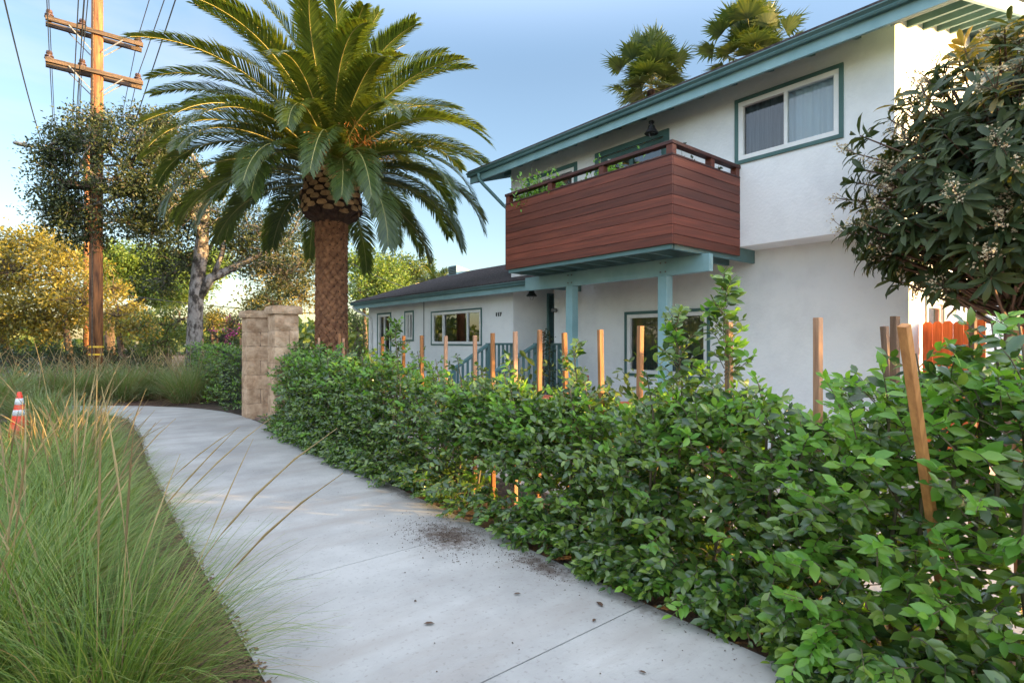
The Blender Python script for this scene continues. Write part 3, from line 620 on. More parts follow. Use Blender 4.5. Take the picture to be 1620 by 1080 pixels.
LONG_V = [(0,0,0),(.2,.055,.03),(.2,0,0),(.2,-.055,.03),(.5,.125,.03),(.5,0,0),(.5,-.125,.03),(.8,.11,-.03),(.8,0,-.06),(.8,-.11,-.03),(1,0,-.16)]
LONG_F = [(0,2,1),(0,3,2),(1,2,5,4),(2,3,6,5),(4,5,8,7),(5,6,9,8),(7,8,10),(8,9,10)]
def rvec(r, n): return unit(r.normal(size=(n, 3)))

# ------------------------------------------------------------ ficus hedge plants
def ficus(parent, h, hx, hy, ntw, seed, leafL=.078, shoots=(), simple=False, nleaf=10, young=.10, zmin=0):
    r = np.random.default_rng(seed); px, py, pz_ = parent.location
    st = G(); lf = G()
    main = [(px+.02*math.sin(k*1.7+seed), py+.02*math.cos(k*2.1+seed), -.03+(h*.93)*k/6) for k in range(7)]
    st.tube(main, np.linspace(.013, .005, 7), 5)
    P = []; D = []; Nn = []; Sc = []; Y = []
    def twig(b, d, ln, n, yng):
        d = d/np.linalg.norm(d); up = np.array((0, 0, 1.)); side = np.cross(d, up); side /= np.linalg.norm(side)+1e-6
        bend = np.array((0, 0, -.25))*ln
        pts = [b+d*ln*t+bend*t*t for t in (0, .5, 1)]
        st.tube(pts, (.0035, .0028, .0016), 3, cap=False)
        roll = r.uniform(-.6, .6); up2 = np.cross(side, d)
        s2 = side*math.cos(roll)+up2*math.sin(roll); n2 = np.cross(d, s2)*-1
        if n2[2] < 0: n2 = -n2
        for i in range(n):
            t = .18+.82*i/(n-1); sgn = 1 if i % 2 else -1
            p = b+d*ln*t+bend*t*t
            ax = d*(.35+.9*(t > .93)+.3*t)+s2*sgn*(1-.5*t)+r.normal(size=3)*.30+np.array((0, 0, -.22))
            P.append(p); D.append(ax); Nn.append(n2*.45+r.normal(size=3)*.42+np.array((-.75,-.25,.35))); Sc.append(leafL*r.uniform(.62, 1.15)*(1 if t < .85 else .72)); Y.append(yng and t > .35)
    for i in range(ntw):
        z = zmin+(h-zmin)*r.uniform(0, 1)**.9
        k = 1-.35*max(0, (z/h-.75)/.25)
        a = r.uniform(0, 2*math.pi); q = r.uniform(.05, 1.0)
        b = np.array((px+math.cos(a)*hx*q*k, py+math.sin(a)*hy*q*k, max(.05, z-.05)))
        d = np.array((math.cos(a)*1.0, math.sin(a)*.8, r.uniform(.1, 1.3)+(.8 if z > .85*h else 0)))+r.normal(size=3)*.25
        twig(b, d, r.uniform(.13, .27)*(leafL/.078), nleaf, r.random() < young+(.35 if z > .8*h else 0))
    if not simple:
        for i in range(int(ntw*.2) if zmin == 0 else 24):
            b = np.array((px-hx*r.uniform(.3, .95), py+r.uniform(-hy, hy), r.uniform(.04, .26)))
            twig(b, np.array((-1, r.normal()*.5, r.uniform(-.1, .35))), r.uniform(.12, .22), nleaf, r.random() < young*.6)
    for (dx, dy, zt_, ns) in shoots:
        x0, y0 = px+dx, py+dy; z0 = h*.75
        st.tube([(x0, y0, z0-.4), (x0+.02, y0-.02, (z0+zt_)/2), (x0-.01, y0+.01, zt_)], (.010, .007, .003), 5)
        for i in range(ns):
            z = z0+(zt_-z0)*(i/ns)**.9; a = r.uniform(0, 6.28)
            sp = .34*(1-.6*(i/ns))
            d = np.array((math.cos(a), math.sin(a), .75+.9*(i/ns)))
            twig(np.array((x0, y0, z)), d, sp*r.uniform(.7, 1.15), 9, r.random() < .35)
    P = np.array(P); D = np.array(D); Nn = np.array(Nn); Sc = np.array(Sc); Y = np.array(Y, bool)
    P[:, 2] = np.maximum(P[:, 2], .03)
    tv, tf = (DIA_V, DIA_F) if simple else (LEAF_V, LEAF_F)
    for msk, mi in ((~Y, 0), (Y, 1)):
        if msk.any(): scatter(lf, tv, tf, P[msk], D[msk], Nn[msk], Sc[msk], mi, r.uniform(.85, 1.2, msk.sum()))
    st.build('stem', M['twig'], parent)
    lf.build('foliage', [M['hedge'], M['young']], parent, smooth=not simple)
FY = [-.05,.42,.88,1.30,1.80,2.20,2.58,2.95,3.35,3.75,4.15,4.55,4.95,5.35,5.75,6.15,6.55,6.95,7.35,7.75,8.15,8.55,8.95,9.35,9.72]
FH = [1.30,1.34,1.28,1.06,1.10,1.02,.98,1.05,.98,1.04,.98,1.06,1.0,1.08,1.16,1.20,1.16,1.22,1.20,1.26,1.22,1.26,1.28,1.26,1.24]
SH = {4: [(.12,.02,1.86,44),(-.02,.26,1.64,36)], 7: [(0,.03,1.45,20)], 0: [(.3,.2,1.62,9)], 1: [(.0,.1,1.60,9)], 5: [(-.1,0,1.3,6)], 14: [(.0,.18,1.72,34)], 11: [(0,0,1.36,6)], 9: [(0,0,1.38,6)], 19: [(0,0,1.42,6)], 23: [(0,0,1.42,5)], 16: [(0,0,1.4,6)]}
RS_ = random.Random(5)
for i, (y, h) in enumerate(zip(FY, FH)):
    x = (2.99 if i > 7 else 3.04 if i > 2 else 3.03)+.03*math.sin(i*2.3)+.004*i+(.16 if i == 24 else .06 if i > 21 else 0)
    near = i < 9
    lab = 'green ficus shrub of the long staked hedge, %s from its near end' % ORD[i]
    if i == 4: lab = 'ficus shrub with the tallest leafy shoots, in front of the lower house window'
    if i == 14: lab = 'ficus shrub with one tall pointed shoot in front of the narrow wing window'
    if i == 24: lab = 'last ficus shrub of the long hedge, pressed against the nearer stone gate pillar'
    t = thing('ficus_shrub', lab, 'shrub', (x, y, -.03), 'ficus shrubs of the long hedge beside the footpath')
    ficus(t, h, .42 if i > 2 else .50, .30, 300 if near else 165 if 11 <= i <= 15 else 255, 100+i, .086 if i < 3 else .080 if i < 6 else .074, tuple(SH.get(i, ()))+tuple((RS_.uniform(-.2, .2), RS_.uniform(-.22, .22), h+RS_.uniform(.08, .24), 7) for _ in range(2)), young=.55 if i < 3 else .2 if i < 5 else .10, zmin=.46 if i in (8, 9, 10) else 0)
FB = [(3.3,12.75,1.25),(3.25,13.4,1.3),(3.3,14.1,1.3),(3.2,14.8,1.35),(3.25,15.6,1.35),(3.2,16.5,1.35),(3.3,17.5,1.4),(3.2,18.6,1.4)]
for i, (x, y, h) in enumerate(FB):
    t = thing('ficus_shrub', 'dark green ficus shrub of the short hedge beyond the gate pillars, %s from the pillar' % ORD[i], 'shrub', (x, y, -.03), 'ficus shrubs beyond the gate pillars')
    ficus(t, h, .46, .46, 260, 300+i, .085, (), simple=True, nleaf=8, young=.15)

# ------------------------------------------------------------ stakes
stakes = [ # x, y, top z, lean dx, dy at the foot, mat, label
 (3.20,4.50,1.56,0,0,0),(3.20,4.21,1.58,.01,0,0),(3.20,3.87,1.59,.01,.01,0),(3.22,3.56,1.60,-.02,0,0),(3.20,3.24,1.57,-.03,-.10,0),
 (3.20,2.85,1.59,0,-.04,0),(3.20,2.47,1.61,.0,.03,0),(3.22,1.81,1.62,0,0,0),(3.20,1.28,1.63,0,0,0),
 (3.24,5.10,1.56,0,.02,0),(3.24,5.62,1.57,.02,0,0),(3.24,6.05,1.57,0,.02,0),(3.24,6.62,1.56,0,0,0),(3.24,7.9,1.55,0,0,0),(3.24,8.05,1.62,.02,.05,0),(3.24,8.9,1.56,0,0,0)]
spl = ['thin wooden stake %s' % s for s in (
 'left of the wing railing, in front of the wall number panel','in front of the far stair railing','in front of the gap between the stair railings','in front of the near stair railing beside the climbing potted plant',
 'leaning slightly, just left of the left porch post','between the left porch post and the lower window','in front of the left half of the lower window','running up inside the tall ficus shoots',
 'standing alone and upright before the plain white wall','under the right side of the wide wing window','under the left side of the wide wing window','beside the single tall pointed ficus shoot','below the narrow far wing window','just right of the palm trunk foot','taller one of the close pair right of the palm trunk','nearest the stone pillars in front of the palm trunk')]
for (x, y, zt_, lx, ly, k), lab in zip(stakes, spl):
    o = G().beam((x+lx, y+ly, -.15), (x, y, zt_), .036, .036, up=(.3, 1, 0)).build('wooden_stake', M['stake'], None, bevel=.003)
    recentre(o, (x+lx, y+ly, -.035)); tag(o, lab, 'stake', 'wooden stakes in the hedge')
for (a, b, m, lab) in (
 (at(1471,800,2.32),at(1430,514,2.08),'stakenew','bright orange wooden stake leaning left at the right end of the hedge'),
 (at(1414,900,2.9),at(1416,500,2.9),'stakeold','dark weathered wooden stake behind the leaning bright one'),
 (at(1418,760,3.2),at(1399,516,3.25),'stakeold','short tilted wooden stake just left of the dark weathered one'),
 (at(1612,900,3.1),at(1609,516,3.1),'stake','wooden stake in front of the orange fence beside the dark tree trunk'),
 (at(1538,900,3.6),at(1539,503,3.6),'stakeold','dark brown stake in the gap of the orange fence')):
    aa = Vector(a); bb = Vector(b)
    aa = aa-(bb-aa)*((aa.z+.1)/(bb.z-aa.z))
    o = G().beam(aa, bb, .034, .034, up=(.3, 1, 0)).build('wooden_stake', M[m], None, bevel=.003)
    recentre(o, (aa.x, aa.y, -.03)); tag(o, lab, 'stake', 'wooden stakes in the hedge')
for i, (x, y) in enumerate(((3.2,12.9),(3.3,14.2),(3.2,16.2),(3.25,18.4))):
    o = G().beam((x, y, -.1), (x+.01, y, 1.58), .04, .04, up=(.3, 1, 0)).build('wooden_stake', M['stake'], None)
    recentre(o, (x, y, -.03)); tag(o, 'wooden stake in the hedge beyond the gate, %s from the pillar' % ORD[i], 'stake', 'wooden stakes in the hedge')

# ------------------------------------------------------------ stone gate pillars
def pillar(x0, y0, ht, lab, seed):
    r = random.Random(seed); w = .40
    t = thing('gate_pillar', lab, 'pillar', (x0+w/2, y0+w/2, 0), 'stone gate pillars')
    g = G(); rows = 7; rh = (ht-.15)/rows
    for k in range(rows):
        z0 = -.03 if k == 0 else k*rh; z1 = (k+1)*rh-.011
        j = lambda: r.uniform(-.014, .014)
        if k % 2: parts = [(0, .62*w-.006, 0, w), (.62*w+.006, w, 0, w)]
        else: parts = [(0, w, 0, .45*w-.006), (0, w, .45*w+.006, w)]
        for a, b, c, d in parts:
            base = g.n; n = 5
            # rough faced block: subdivided box with jitter
            xs = np.linspace(a, b, n); ys = np.linspace(c, d, n); zs = np.linspace(z0, z1, n)
            idx = {}; V = []; F = []
            def vid(i, jj, kk):
                if (i, jj, kk) not in idx:
                    e = sum(q in (0, n-1) for q in (i, jj, kk)); amp = .009 if e == 1 else .004
                    inset = .010*(e >= 2)
                    cx, cy, cz = (a+b)/2, (c+d)/2, (z0+z1)/2
                    p = np.array((xs[i], ys[jj], zs[kk])); q = np.array((cx, cy, cz)); dr = np.sign(p-q)*np.array([v in (0, n-1) for v in (i, jj, kk)])
                    p = p+dr*(.012-inset)+np.array([r.gauss(0, 1) for _ in range(3)])*amp*.6
                    idx[(i, jj, kk)] = len(V); V.append((x0+p[0], y0+p[1], p[2]))
                return idx[(i, jj, kk)]
            for i in range(n-1):
                for jj in range(n-1):
                    for kk, fl in ((0, 1), (n-1, 0)):
                        F.append((vid(i,jj,kk), vid(i+1,jj,kk), vid(i+1,jj+1,kk), vid(i,jj+1,kk))[::-1 if fl else 1])
                        F.append((vid(kk,i,jj), vid(kk,i+1,jj), vid(kk,i+1,jj+1), vid(kk,i,jj+1))[::-1 if fl else 1])
                        F.append((vid(i,kk,jj), vid(i,kk,jj+1), vid(i+1,kk,jj+1), vid(i+1,kk,jj))[::-1 if fl else 1])
            g.add(V, F)
    g.build('block_shaft', M['block'], t, smooth=False)
    G().box(x0+.006, x0+w-.006, y0+.006, y0+w-.006, -.02, ht-.16).build('mortar', M['mortar'], t)
    cg = G(); th = []
    c = (x0+w/2, y0+w/2)
    def ring(s_, z, jit):
        V = []
        for k in range(32):
            q = k/8; side = int(q); u = (q-side)*2-1
            p = [(u,-1),(1,u),(-u,1),(-1,-u)][side]
            V.append((c[0]+p[0]*s_+r.uniform(-jit, jit), c[1]+p[1]*s_+r.uniform(-jit, jit), z+r.uniform(-jit, jit)*.5))
        return V
    rings = [ring(w/2-.01, ht-.155, 0), ring(w/2+.045, ht-.15, .004), ring(w/2+.058, ht-.10, .007), ring(w/2+.052, ht-.05, .007), ring(w/2+.025, ht-.012, .004), ring(w/2-.05, ht, .002)]
    V = sum(rings, []); F = [(i*32+k, i*32+(k+1) % 32, (i+1)*32+(k+1) % 32, (i+1)*32+k) for i in range(5) for k in range(32)]
    base = cg.n; cg.add(V, F); cg.F.append((np.arange(160, 192)[None], 0)); cg.build('cap_stone', M['block'], t)
pillar(2.86, 9.95, 2.13, 'tan split-stone gate pillar nearer the camera, against the end of the long hedge', 1)
pillar(2.84, 11.68, 2.12, 'tan split-stone gate pillar farther from the camera, left of its twin', 2)
g = G()
for z in (1.95, 1.2, .45): g.box(3.02, 3.05, 10.36, 10.42, z, z+.12)
g = G().box(2.96, 3.0, 12.32, 12.36, -.03, 1.28).box(2.96, 3.0, 14.4, 14.44, -.03, 1.28).box(2.965, 2.995, 12.36, 14.4, 1.18, 1.21).box(2.965, 2.995, 12.36, 14.4, .12, .15)
fn = thing('iron_fence', 'low black iron fence with thin bars left of the farther stone pillar', 'fence', (2.98, 13.3, -.03))
g.build('fence_frame', M['black'], fn)
g = G()
for k in range(1, 17): g.box(2.973, 2.987, 12.36+k*.12-.007, 12.36+k*.12+.007, .15, 1.24)
g.build('bars', M['black'], fn)

# ------------------------------------------------------------ terracotta pots, potted climber
def pot(x, y, z, s_, lab, plant=None, seed=0, cat='flower pot'):
    t = thing('terracotta_pot', lab, cat, (x, y, z), 'terracotta pots in the yard')
    G().lathe((x, y, z), [(.09*s_,0),(.14*s_,.20*s_),(.145*s_,.22*s_),(.165*s_,.22*s_),(.168*s_,.29*s_),(.145*s_,.29*s_),(.135*s_,.24*s_),(0.001,.24*s_)], 20).build('pot', M['terracotta'], t, smooth=False)
    if plant:
        r = np.random.default_rng(seed); n = plant; g = G()
        P = np.array((x, y, z+.42*s_))+r.normal(size=(n, 3)).clip(-1.6, 1.6)*np.array((.09, .09, .11))*s_
        scatter(g, LEAF_V, LEAF_F, P, rvec(r, n)+np.array((0,0,.5)), rvec(r, n)+np.array((0,0,1)), r.uniform(.05, .09, n)*s_, 0)
        pass
        g.build('foliage', M['midleaf'], t)
    return t
pot(6.95, 6.75, .52, 1.35, 'terracotta pot standing highest, left of the left porch post', None, 1)
G().box(6.7, 7.2, 6.5, 7.0, -.02, .515)
tb = thing('plant_stand', 'low white plant stand under the terracotta pot left of the porch post', 'plant stand', (6.95, 6.75, -.006))
G().box(6.72, 7.18, 6.52, 6.98, .48, .518).build('top', M['white'], tb, bevel=.004)
for dx in (-.19, .19):
    for dy in (-.19, .19): G().box(6.95+dx-.02, 6.95+dx+.02, 6.75+dy-.02, 6.75+dy+.02, -.006, .478).build('leg', M['white'], tb)
pl = ['terracotta pot glimpsed through the hedge below the %s' % s for s in ('left edge of the wide wing window','far stair railing','gap between the two stair railings','near stair railing','left porch post','gap between the porch posts','left side of the lower window','right porch post')]
SHORT = ['wide wing window, left edge','far stair railing','stair railing gap','near stair railing','left porch post','porch post gap','lower window','right porch post']
for i, ((x, y, s_), lab) in enumerate(zip(((4.4,6.6,1.1),(4.5,5.6,1.3),(4.3,4.9,1.5),(4.9,5.0,1.2),(4.6,4.3,1.2),(4.5,3.7,1.5),(4.6,3.2,1.2),(5.0,2.9,1.0)), pl)):
    tb = thing('plant_stand', 'low wooden pot stand behind the hedge, in line with the %s' % SHORT[i], 'plant stand', (x, y, -.006), 'wooden plant stands in the yard')
    hh = .18+.12*(i % 3)
    G().box(x-.2, x+.2, y-.2, y+.2, hh-.03, hh-.001).build('top', M['stakeold'], tb)
    for dx in (-.16, .16):
        for dy in (-.16, .16): G().box(x+dx-.02, x+dx+.02, y+dy-.02, y+dy+.02, -.006, hh-.031).build('leg', M['stakeold'], tb)
    pot(x, y, hh, s_, lab, 50, i)
# climber in a dark pot by the near railing
t = thing('climbing_plant', 'dark leafy climbing plant on a stick trellis beside the near stair railing', 'plant', (6.75, 7.28, -.006))
G().lathe((6.75, 7.28, -.006), [(.14,0),(.2,.3),(.22,.32),(.22,.38),(.18,.38),(.17,.32),(.001,.32)], 18).build('pot', M['terracotta'], t)
g = G()
for dx, dy in ((-.08,0),(.08,0),(0,.08)): g.tube([(6.75+dx, 7.28+dy, .3), (6.75+dx*.8, 7.28+dy*.8, 1.68)], .008, 5)
g.build('trellis', M['stakeold'], t)
r = np.random.default_rng(5); n = 620; u = r.uniform(0, 1, n)
P = np.stack([6.75+r.normal(size=n)*.12*(1.15-u*.75), 7.28+r.normal(size=n)*.12*(1.15-u*.75), .35+u*1.35], 1)
g = G(); scatter(g, DIA_V, DIA_F, P, rvec(r, n), rvec(r, n), r.uniform(.035, .07, n)); g.build('foliage', M['darkleaf'], t)

# ------------------------------------------------------------ balcony plants (flowering, in planters on the deck)
def balplant(x, y, h, spread, n, lab, flower, seed, mat='young'):
    r = np.random.default_rng(seed)
    t = thing('potted_flower', lab, 'potted plant', (x, y, 2.842), 'flowering plants on the balcony')
    G().lathe((x, y, 2.842), [(.11,0),(.15,.26),(.165,.27),(.165,.31),(.14,.31),(.13,.28),(.001,.28)], 16).build('pot', M['terracotta'], t)
    g = G(); P = []; 
    for k in range(int(n/22)):
        a = r.uniform(0, 6.28); q = r.uniform(.2, 1)*spread; hh = h*r.uniform(.6, 1)
        e = np.array((x+math.cos(a)*q, y+math.sin(a)*q*1.3, 2.842+hh)); b = np.array((x, y, 3.1))
        mid = (b+e)/2+np.array((0, 0, .12)); g.tube([b, mid, e], (.005, .004, .002), 4)
        for i in range(22):
            tt = r.uniform(.25, 1); p = (1-tt)**2*b+2*tt*(1-tt)*mid+tt*tt*e; P.append(p+r.normal(size=3)*.035)
    g.build('stem', M['twig'], t)
    P = np.array(P); g = G(); m_ = len(P); scatter(g, DIA_V, DIA_F, P, rvec(r, m_), rvec(r, m_), r.uniform(.05, .095, m_)); g.build('foliage', M[mat], t)
    g = G()
    for k in range(flower):
        p = P[r.integers(m_)]+np.array((0, 0, .03))
        for q in range(7):
            a = q*.9; scatter(g, DIA_V, DIA_F, p[None], np.array([[math.cos(a), math.sin(a), .35]]), np.array([[0, 0, 1.]]), [.03], 0, [1.6])
    if flower: g.build('blossom', M['bloomw'] if mat != 'x' else M['bloom'], t)
M['bloomw'] = leafmat('white_petal', [(.75,.73,.68),(.8,.78,.75)], .6, .3, (1,1,1))
balplant(5.80, 6.62, 1.38, .34, 1100, 'bushy yellow-green flowering plant at the far left corner of the balcony', 6, 1)
balplant(5.80, 6.10, 1.22, .28, 560, 'green leafy plant with small blooms second from the left end of the balcony', 4, 2)
balplant(5.80, 5.15, 1.16, .24, 360, 'plant with a round white bloom above the middle of the balcony rail', 5, 3)
balplant(5.82, 4.62, 1.14, .16, 130, 'low vine with one sprig above the rail right of the middle of the balcony', 3, 4)
balplant(6.15, 4.05, 1.16, .20, 260, 'dark vine behind the short side of the balcony, next to the corner post', 3, 6, 'darkleaf')
balplant(6.78, 4.02, 1.08, .14, 110, 'thin vine behind the short side of the balcony near the wall', 2, 7, 'darkleaf')

# ------------------------------------------------------------ Canary palm
def frond(g, p0, az, e0, e1, Ln, r, nl=75, ll=.46, w=.027, vee=.5, vanish=None, tw=0):
    n = 26; s_ = np.linspace(0, 1, n); el = e0+(e1-e0)*s_**1.35
    ds = Ln/(n-1); P = np.zeros((n, 3)); P[0] = p0
    azs = az+tw*s_**2
    dirs = np.stack([np.cos(el)*np.cos(azs), np.cos(el)*np.sin(azs), np.sin(el)], 1)
    for i in range(1, n): P[i] = P[i-1]+dirs[i-1]*ds
    rad = np.interp(s_, (0, .08, .3, 1), (.035, .022, .013, .004))
    g.tube(P, rad, 5, mi=1, cap=False)
    t = np.linspace(.10, 1, nl); ii = t*(n-1); i0 = np.minimum(ii.astype(int), n-2); fr_ = (ii-i0)[:, None]
    pp = P[i0]*(1-fr_)+P[i0+1]*fr_; dd = unit(dirs[i0]*(1-fr_)+dirs[i0+1]*fr_)
    side = unit(np.cross(dd, np.broadcast_to((0, 0, 1.), dd.shape))+1e-4*r.normal(size=dd.shape)); nor = np.cross(side, dd)
    Lp = ll*np.interp(t, (0, .1, .25, .6, .9, 1), (.3, .55, .95, 1, .62, .35))
    roll = r.uniform(-.35, .35)
    for sg in (-1, 1):
        fwd = np.interp(t, (0, .3, 1), (.35, .75, 1.7))[:, None]
        v = vee+.15*sg*roll
        ax = unit(dd*fwd+side*sg+nor*v+r.normal(size=dd.shape)*.07)
        ln = Lp[:, None]*r.uniform(.88, 1.08, (nl, 1))
        mid = pp+ax*ln*.55; tip = pp+ax*ln*.98+np.array((0, 0, -1.))*ln*.17
        wd = unit(np.cross(ax, nor))*w/2+nor*.35*w*sg*0
        V = np.stack([pp-wd*.6, pp+wd*.6, mid+wd, mid-wd, tip+wd*.12, tip-wd*.12], 1)
        b = (np.arange(nl)*6)[:, None]
        g.add(V.reshape(-1, 3), np.concatenate([b+np.array([[0,1,2,3]]), b+np.array([[3,2,4,5]])]), 0)
PX, PY = 4.38, 11.3
def canary():
    r = np.random.default_rng(77)
    t = thing('date_palm', 'large date palm with a thick scaly trunk and arching feathery crown behind the hedge', 'palm tree', (PX, PY, -.03))
    # scaly trunk up to 3.95
    H = 4.0; nz_, na = 330, 150; z = np.linspace(-.05, H, nz_); a = np.linspace(0, 2*math.pi, na, endpoint=False)
    Z, A = np.meshgrid(z, a, indexing='ij')
    rr = np.interp(Z, (0, .3, 1.2, 3.2, 4.0), (.42, .37, .335, .325, .34))
    nr = 12; rh = .10
    A = A+.05*np.sin(Z*9+3*np.sin(A*2))+.035*np.sin(Z*23+A*3); Zw = Z+.022*np.sin(A*3+Z*4)+.014*np.sin(A*7+1.3*Z); row = Zw/rh; ri = np.floor(row); fv = row-ri
    jit = np.sin(ri*12.9898)*43758.5453; jit = jit-np.floor(jit)
    u = A/(2*math.pi)*nr+.5*(ri % 2)+.12*(jit-.5); fu = (u-np.floor(u))*2-1
    hh = np.zeros_like(Z)
    for dr in (0, 1):                                            # overlapping lozenges, each row covers part of the next
        r2 = ri-dr; j2 = np.sin(r2*12.9898)*43758.5453; j2 -= np.floor(j2)
        u2 = A/(2*math.pi)*nr+.5*(r2 % 2)+.12*(j2-.5); f2 = (u2-np.floor(u2))*2-1; v2 = (fv+dr)/2.0*2-1
        cell = np.sin(np.floor(u2)*78.233+r2*37.719)*43758.5; cell -= np.floor(cell)
        d = 1-np.abs(f2)**1.3-np.abs(v2)**1.3
        hh = np.maximum(hh, np.clip(d, 0, .45)/.45*(.7+.3*cell)*(.66-.34*v2))
    rad = rr-.045+.07*hh+r.normal(size=Z.shape)*.0016
    A0 = np.broadcast_to(a[None, :], Z.shape); V = np.stack([PX+rad*np.cos(A0), PY+rad*np.sin(A0), Z], -1).reshape(-1, 3)
    i = np.arange(nz_-1)[:, None]*na; j = np.arange(na)[None, :]; j2_ = (j+1) % na
    F = np.stack([i+j, i+j2_, i+na+j2_, i+na+j], -1)
    hm = (hh[:-1]+hh[1:])/2 > .16
    g = G(); g.n = len(V); g.V.append(V); Fr = F.reshape(-1, 4); mk = hm.reshape(-1)
    g.F.append((Fr[mk], 0)); g.F.append((Fr[~mk], 1))
    g.build('trunk', [M['scar'], M['trunk']], t, smooth=True)
    # pineapple of cut leaf bases
    core = G().lathe((PX, PY, 0), [(.30,3.92),(.42,4.02),(.47,4.3),(.44,4.6),(.38,4.9),(.30,5.3),(.2,5.7)], 28).build('crown_core', M['trunk'], t, smooth=True)
    g = G(); n = 0
    for k in range(150):
        zz = 4.03+.0078*k; ang = k*2.39996*1.0
        R_ = np.interp(zz, (4.0, 4.12, 4.45, 4.8, 5.3), (.44, .53, .52, .45, .36))
        c_ = np.array((math.cos(ang), math.sin(ang), .0)); tn = np.array((-math.sin(ang), math.cos(ang), 0)); up = np.array((0, 0, 1.))
        ax = unit(c_*1.0+up*.45); u2 = np.cross(tn, ax)*-1
        o = np.array((PX, PY, zz))+c_*(R_-.10)
        wv, hv, l = .115, .054, .19+r.uniform(-.02, .03)
        Vv = []
        for dl, k_ in ((0, 1.1), (l, .95)):
            for a1, b1 in ((-1,-.4),(-.6,-1),(.6,-1),(1,-.4),(.7,.8),(0,1.05),(-.7,.8)):
                Vv.append(o+ax*dl+tn*a1*wv*k_+up*b1*hv*k_+(up*.012 if dl else 0))
        m = 7; Ff = [(q, (q+1) % m, m+(q+1) % m, m+q) for q in range(m)]
        base = g.n; g.add(Vv, Ff, 1); g.F.append((np.arange(m, 2*m)[None]+base, 0))
    g.build('cut_leaf_bases', [M['boot'], M['trunk']], t)
    # fibre and old stubs
    g = G()
    for k in range(900):
        zz = r.uniform(4.0, 5.4); ang = r.uniform(0, 6.28); R_ = np.interp(zz, (4.0, 4.12, 4.45, 4.8, 5.4), (.42, .52, .52, .46, .32))
        c_ = np.array((math.cos(ang), math.sin(ang), 0)); p = np.array((PX, PY, zz))+c_*R_
        e = p+c_*r.uniform(.02, .09)+np.array((r.normal()*.05, r.normal()*.05, r.uniform(-.12, .12)))
        g.tube([p, (p+e)/2+r.normal(size=3)*.01, e], (.004, .003, .001), 3, cap=False)
    g.build('trunk_fibre', M['trunk'], t)
    # orange fruit stalks in the heart of the crown
    g = G()
    for k in range(10):
        az = -2.2+k*.45+r.normal()*.1; e = R(r.uniform(15, 55)); Ln = r.uniform(.8, 1.2)
        p = np.array((PX+.25*math.cos(az), PY+.25*math.sin(az), 5.15)); d = np.array((math.cos(az)*math.cos(e), math.sin(az)*math.cos(e), math.sin(e)))
        q = p+d*Ln; g.tube([p, p+d*Ln*.5, q], (.028, .022, .012), 6)
        for m in range(34):
            b = p+d*Ln*r.uniform(.45, 1); v = d*.4+r.normal(size=3)*.5+np.array((0,0,-.3)); v = v/np.linalg.norm(v)*.32
            g.tube([b, b+v*.6+np.array((0,0,.01)), b+v+np.array((0,0,-.08))], (.005, .005, .003), 3, cap=False)
    g.build('fruit_stalks', noisy('orange_stalk', (.40,.13,.03), (.55,.22,.05), 6, .6, 0), t)
    K = 98
    for k in range(K):
        u = (k+.5)/K                                              # 0 outermost/lowest, 1 youngest
        az = k*2.39996+r.normal()*.10
        e0 = R(np.interp(u, (0, .18, .42, .7, .9, 1), (-4, 12, 30, 54, 74, 86)))+r.normal()*.05
        drop = np.interp(u, (0, .2, .5, .8, 1), (R(78), R(84), R(80), R(62), R(30)))*r.uniform(.85, 1.12)
        Ln = np.interp(u, (0, .15, .6, .9, 1), (2.7, 3.3, 3.6, 3.15, 2.2))*r.uniform(.92, 1.06)
        z0 = np.interp(u, (0, 1), (4.78, 5.65)); rr_ = np.interp(u, (0, 1), (.40, .06))
        g = G(); frond(g, (PX+rr_*math.cos(az), PY+rr_*math.sin(az), z0), az, e0, e0-drop, Ln, r, nl=int(Ln*44), ll=.54, tw=r.normal()*.25, vee=np.interp(u, (0, 1), (.15, .6)))
        g.build('frond', [M['palm'], M['rachis']], t)
canary()

# ------------------------------------------------------------ fan palms behind the roof
def fanpalm(c, base_z, rad, lab, seed):
    r = np.random.default_rng(seed); c = np.array(c)
    t = thing('fan_palm', lab, 'palm tree', (c[0], c[1], base_z), 'fan palms behind the house')
    G().tube([(c[0], c[1], base_z), (c[0]+.1, c[1], (base_z+c[2])/2), (c[0], c[1], c[2]-.1)], (.28, .18, .16), 12).build('trunk', M['trunk'], t, smooth=True)
    g = G(); fb = G(); st = G()
    for k in range(54):
        u = (k+.5)/54; az = k*2.39996; e = R(np.interp(u, (0, .3, 1), (-30, 15, 88)))+r.normal()*.08
        d = np.array((math.cos(e)*math.cos(az), math.cos(e)*math.sin(az), math.sin(e))); pl_ = rad*r.uniform(.12, .68)
        b = c+np.array((0, 0, .3*u)); h = b+d*pl_; g.tube([b, (b+h)/2+np.array((0,0,.03)), h], (.016, .012, .009), 4, mi=1, cap=False)
        sd_ = unit(np.cross(d, (0, 0, 1.))+1e-3); nr = np.cross(sd_, d); ns = 30
        for q in range(ns):
            th = (q/(ns-1)-.5)*R(175); ax = d*math.cos(th)+sd_*math.sin(th)+nr*.18; ax /= np.linalg.norm(ax)
            l = rad*.46*(1-.22*abs(th)/2)*r.uniform(.85, 1.1); wd = np.cross(ax, nr)*.018*rad/1.5
            m = h+ax*l*.6; tp = h+ax*l+np.array((0, 0, -1))*l*r.uniform(.05, .3)+r.normal(size=3)*.03
            g.add([h-wd*.3, h+wd*.3, m+wd*1.4, m-wd*1.4, tp+wd*.1, tp-wd*.1], [(0,1,2,3),(3,2,4,5)], 0)
    g.build('fan_leaves', [M['fan'], M['rachis']], t)
fanpalm(at(1030,140,23), 0, 2.35, 'shorter fan palm rising behind the main roof ridge, on the left', 1)
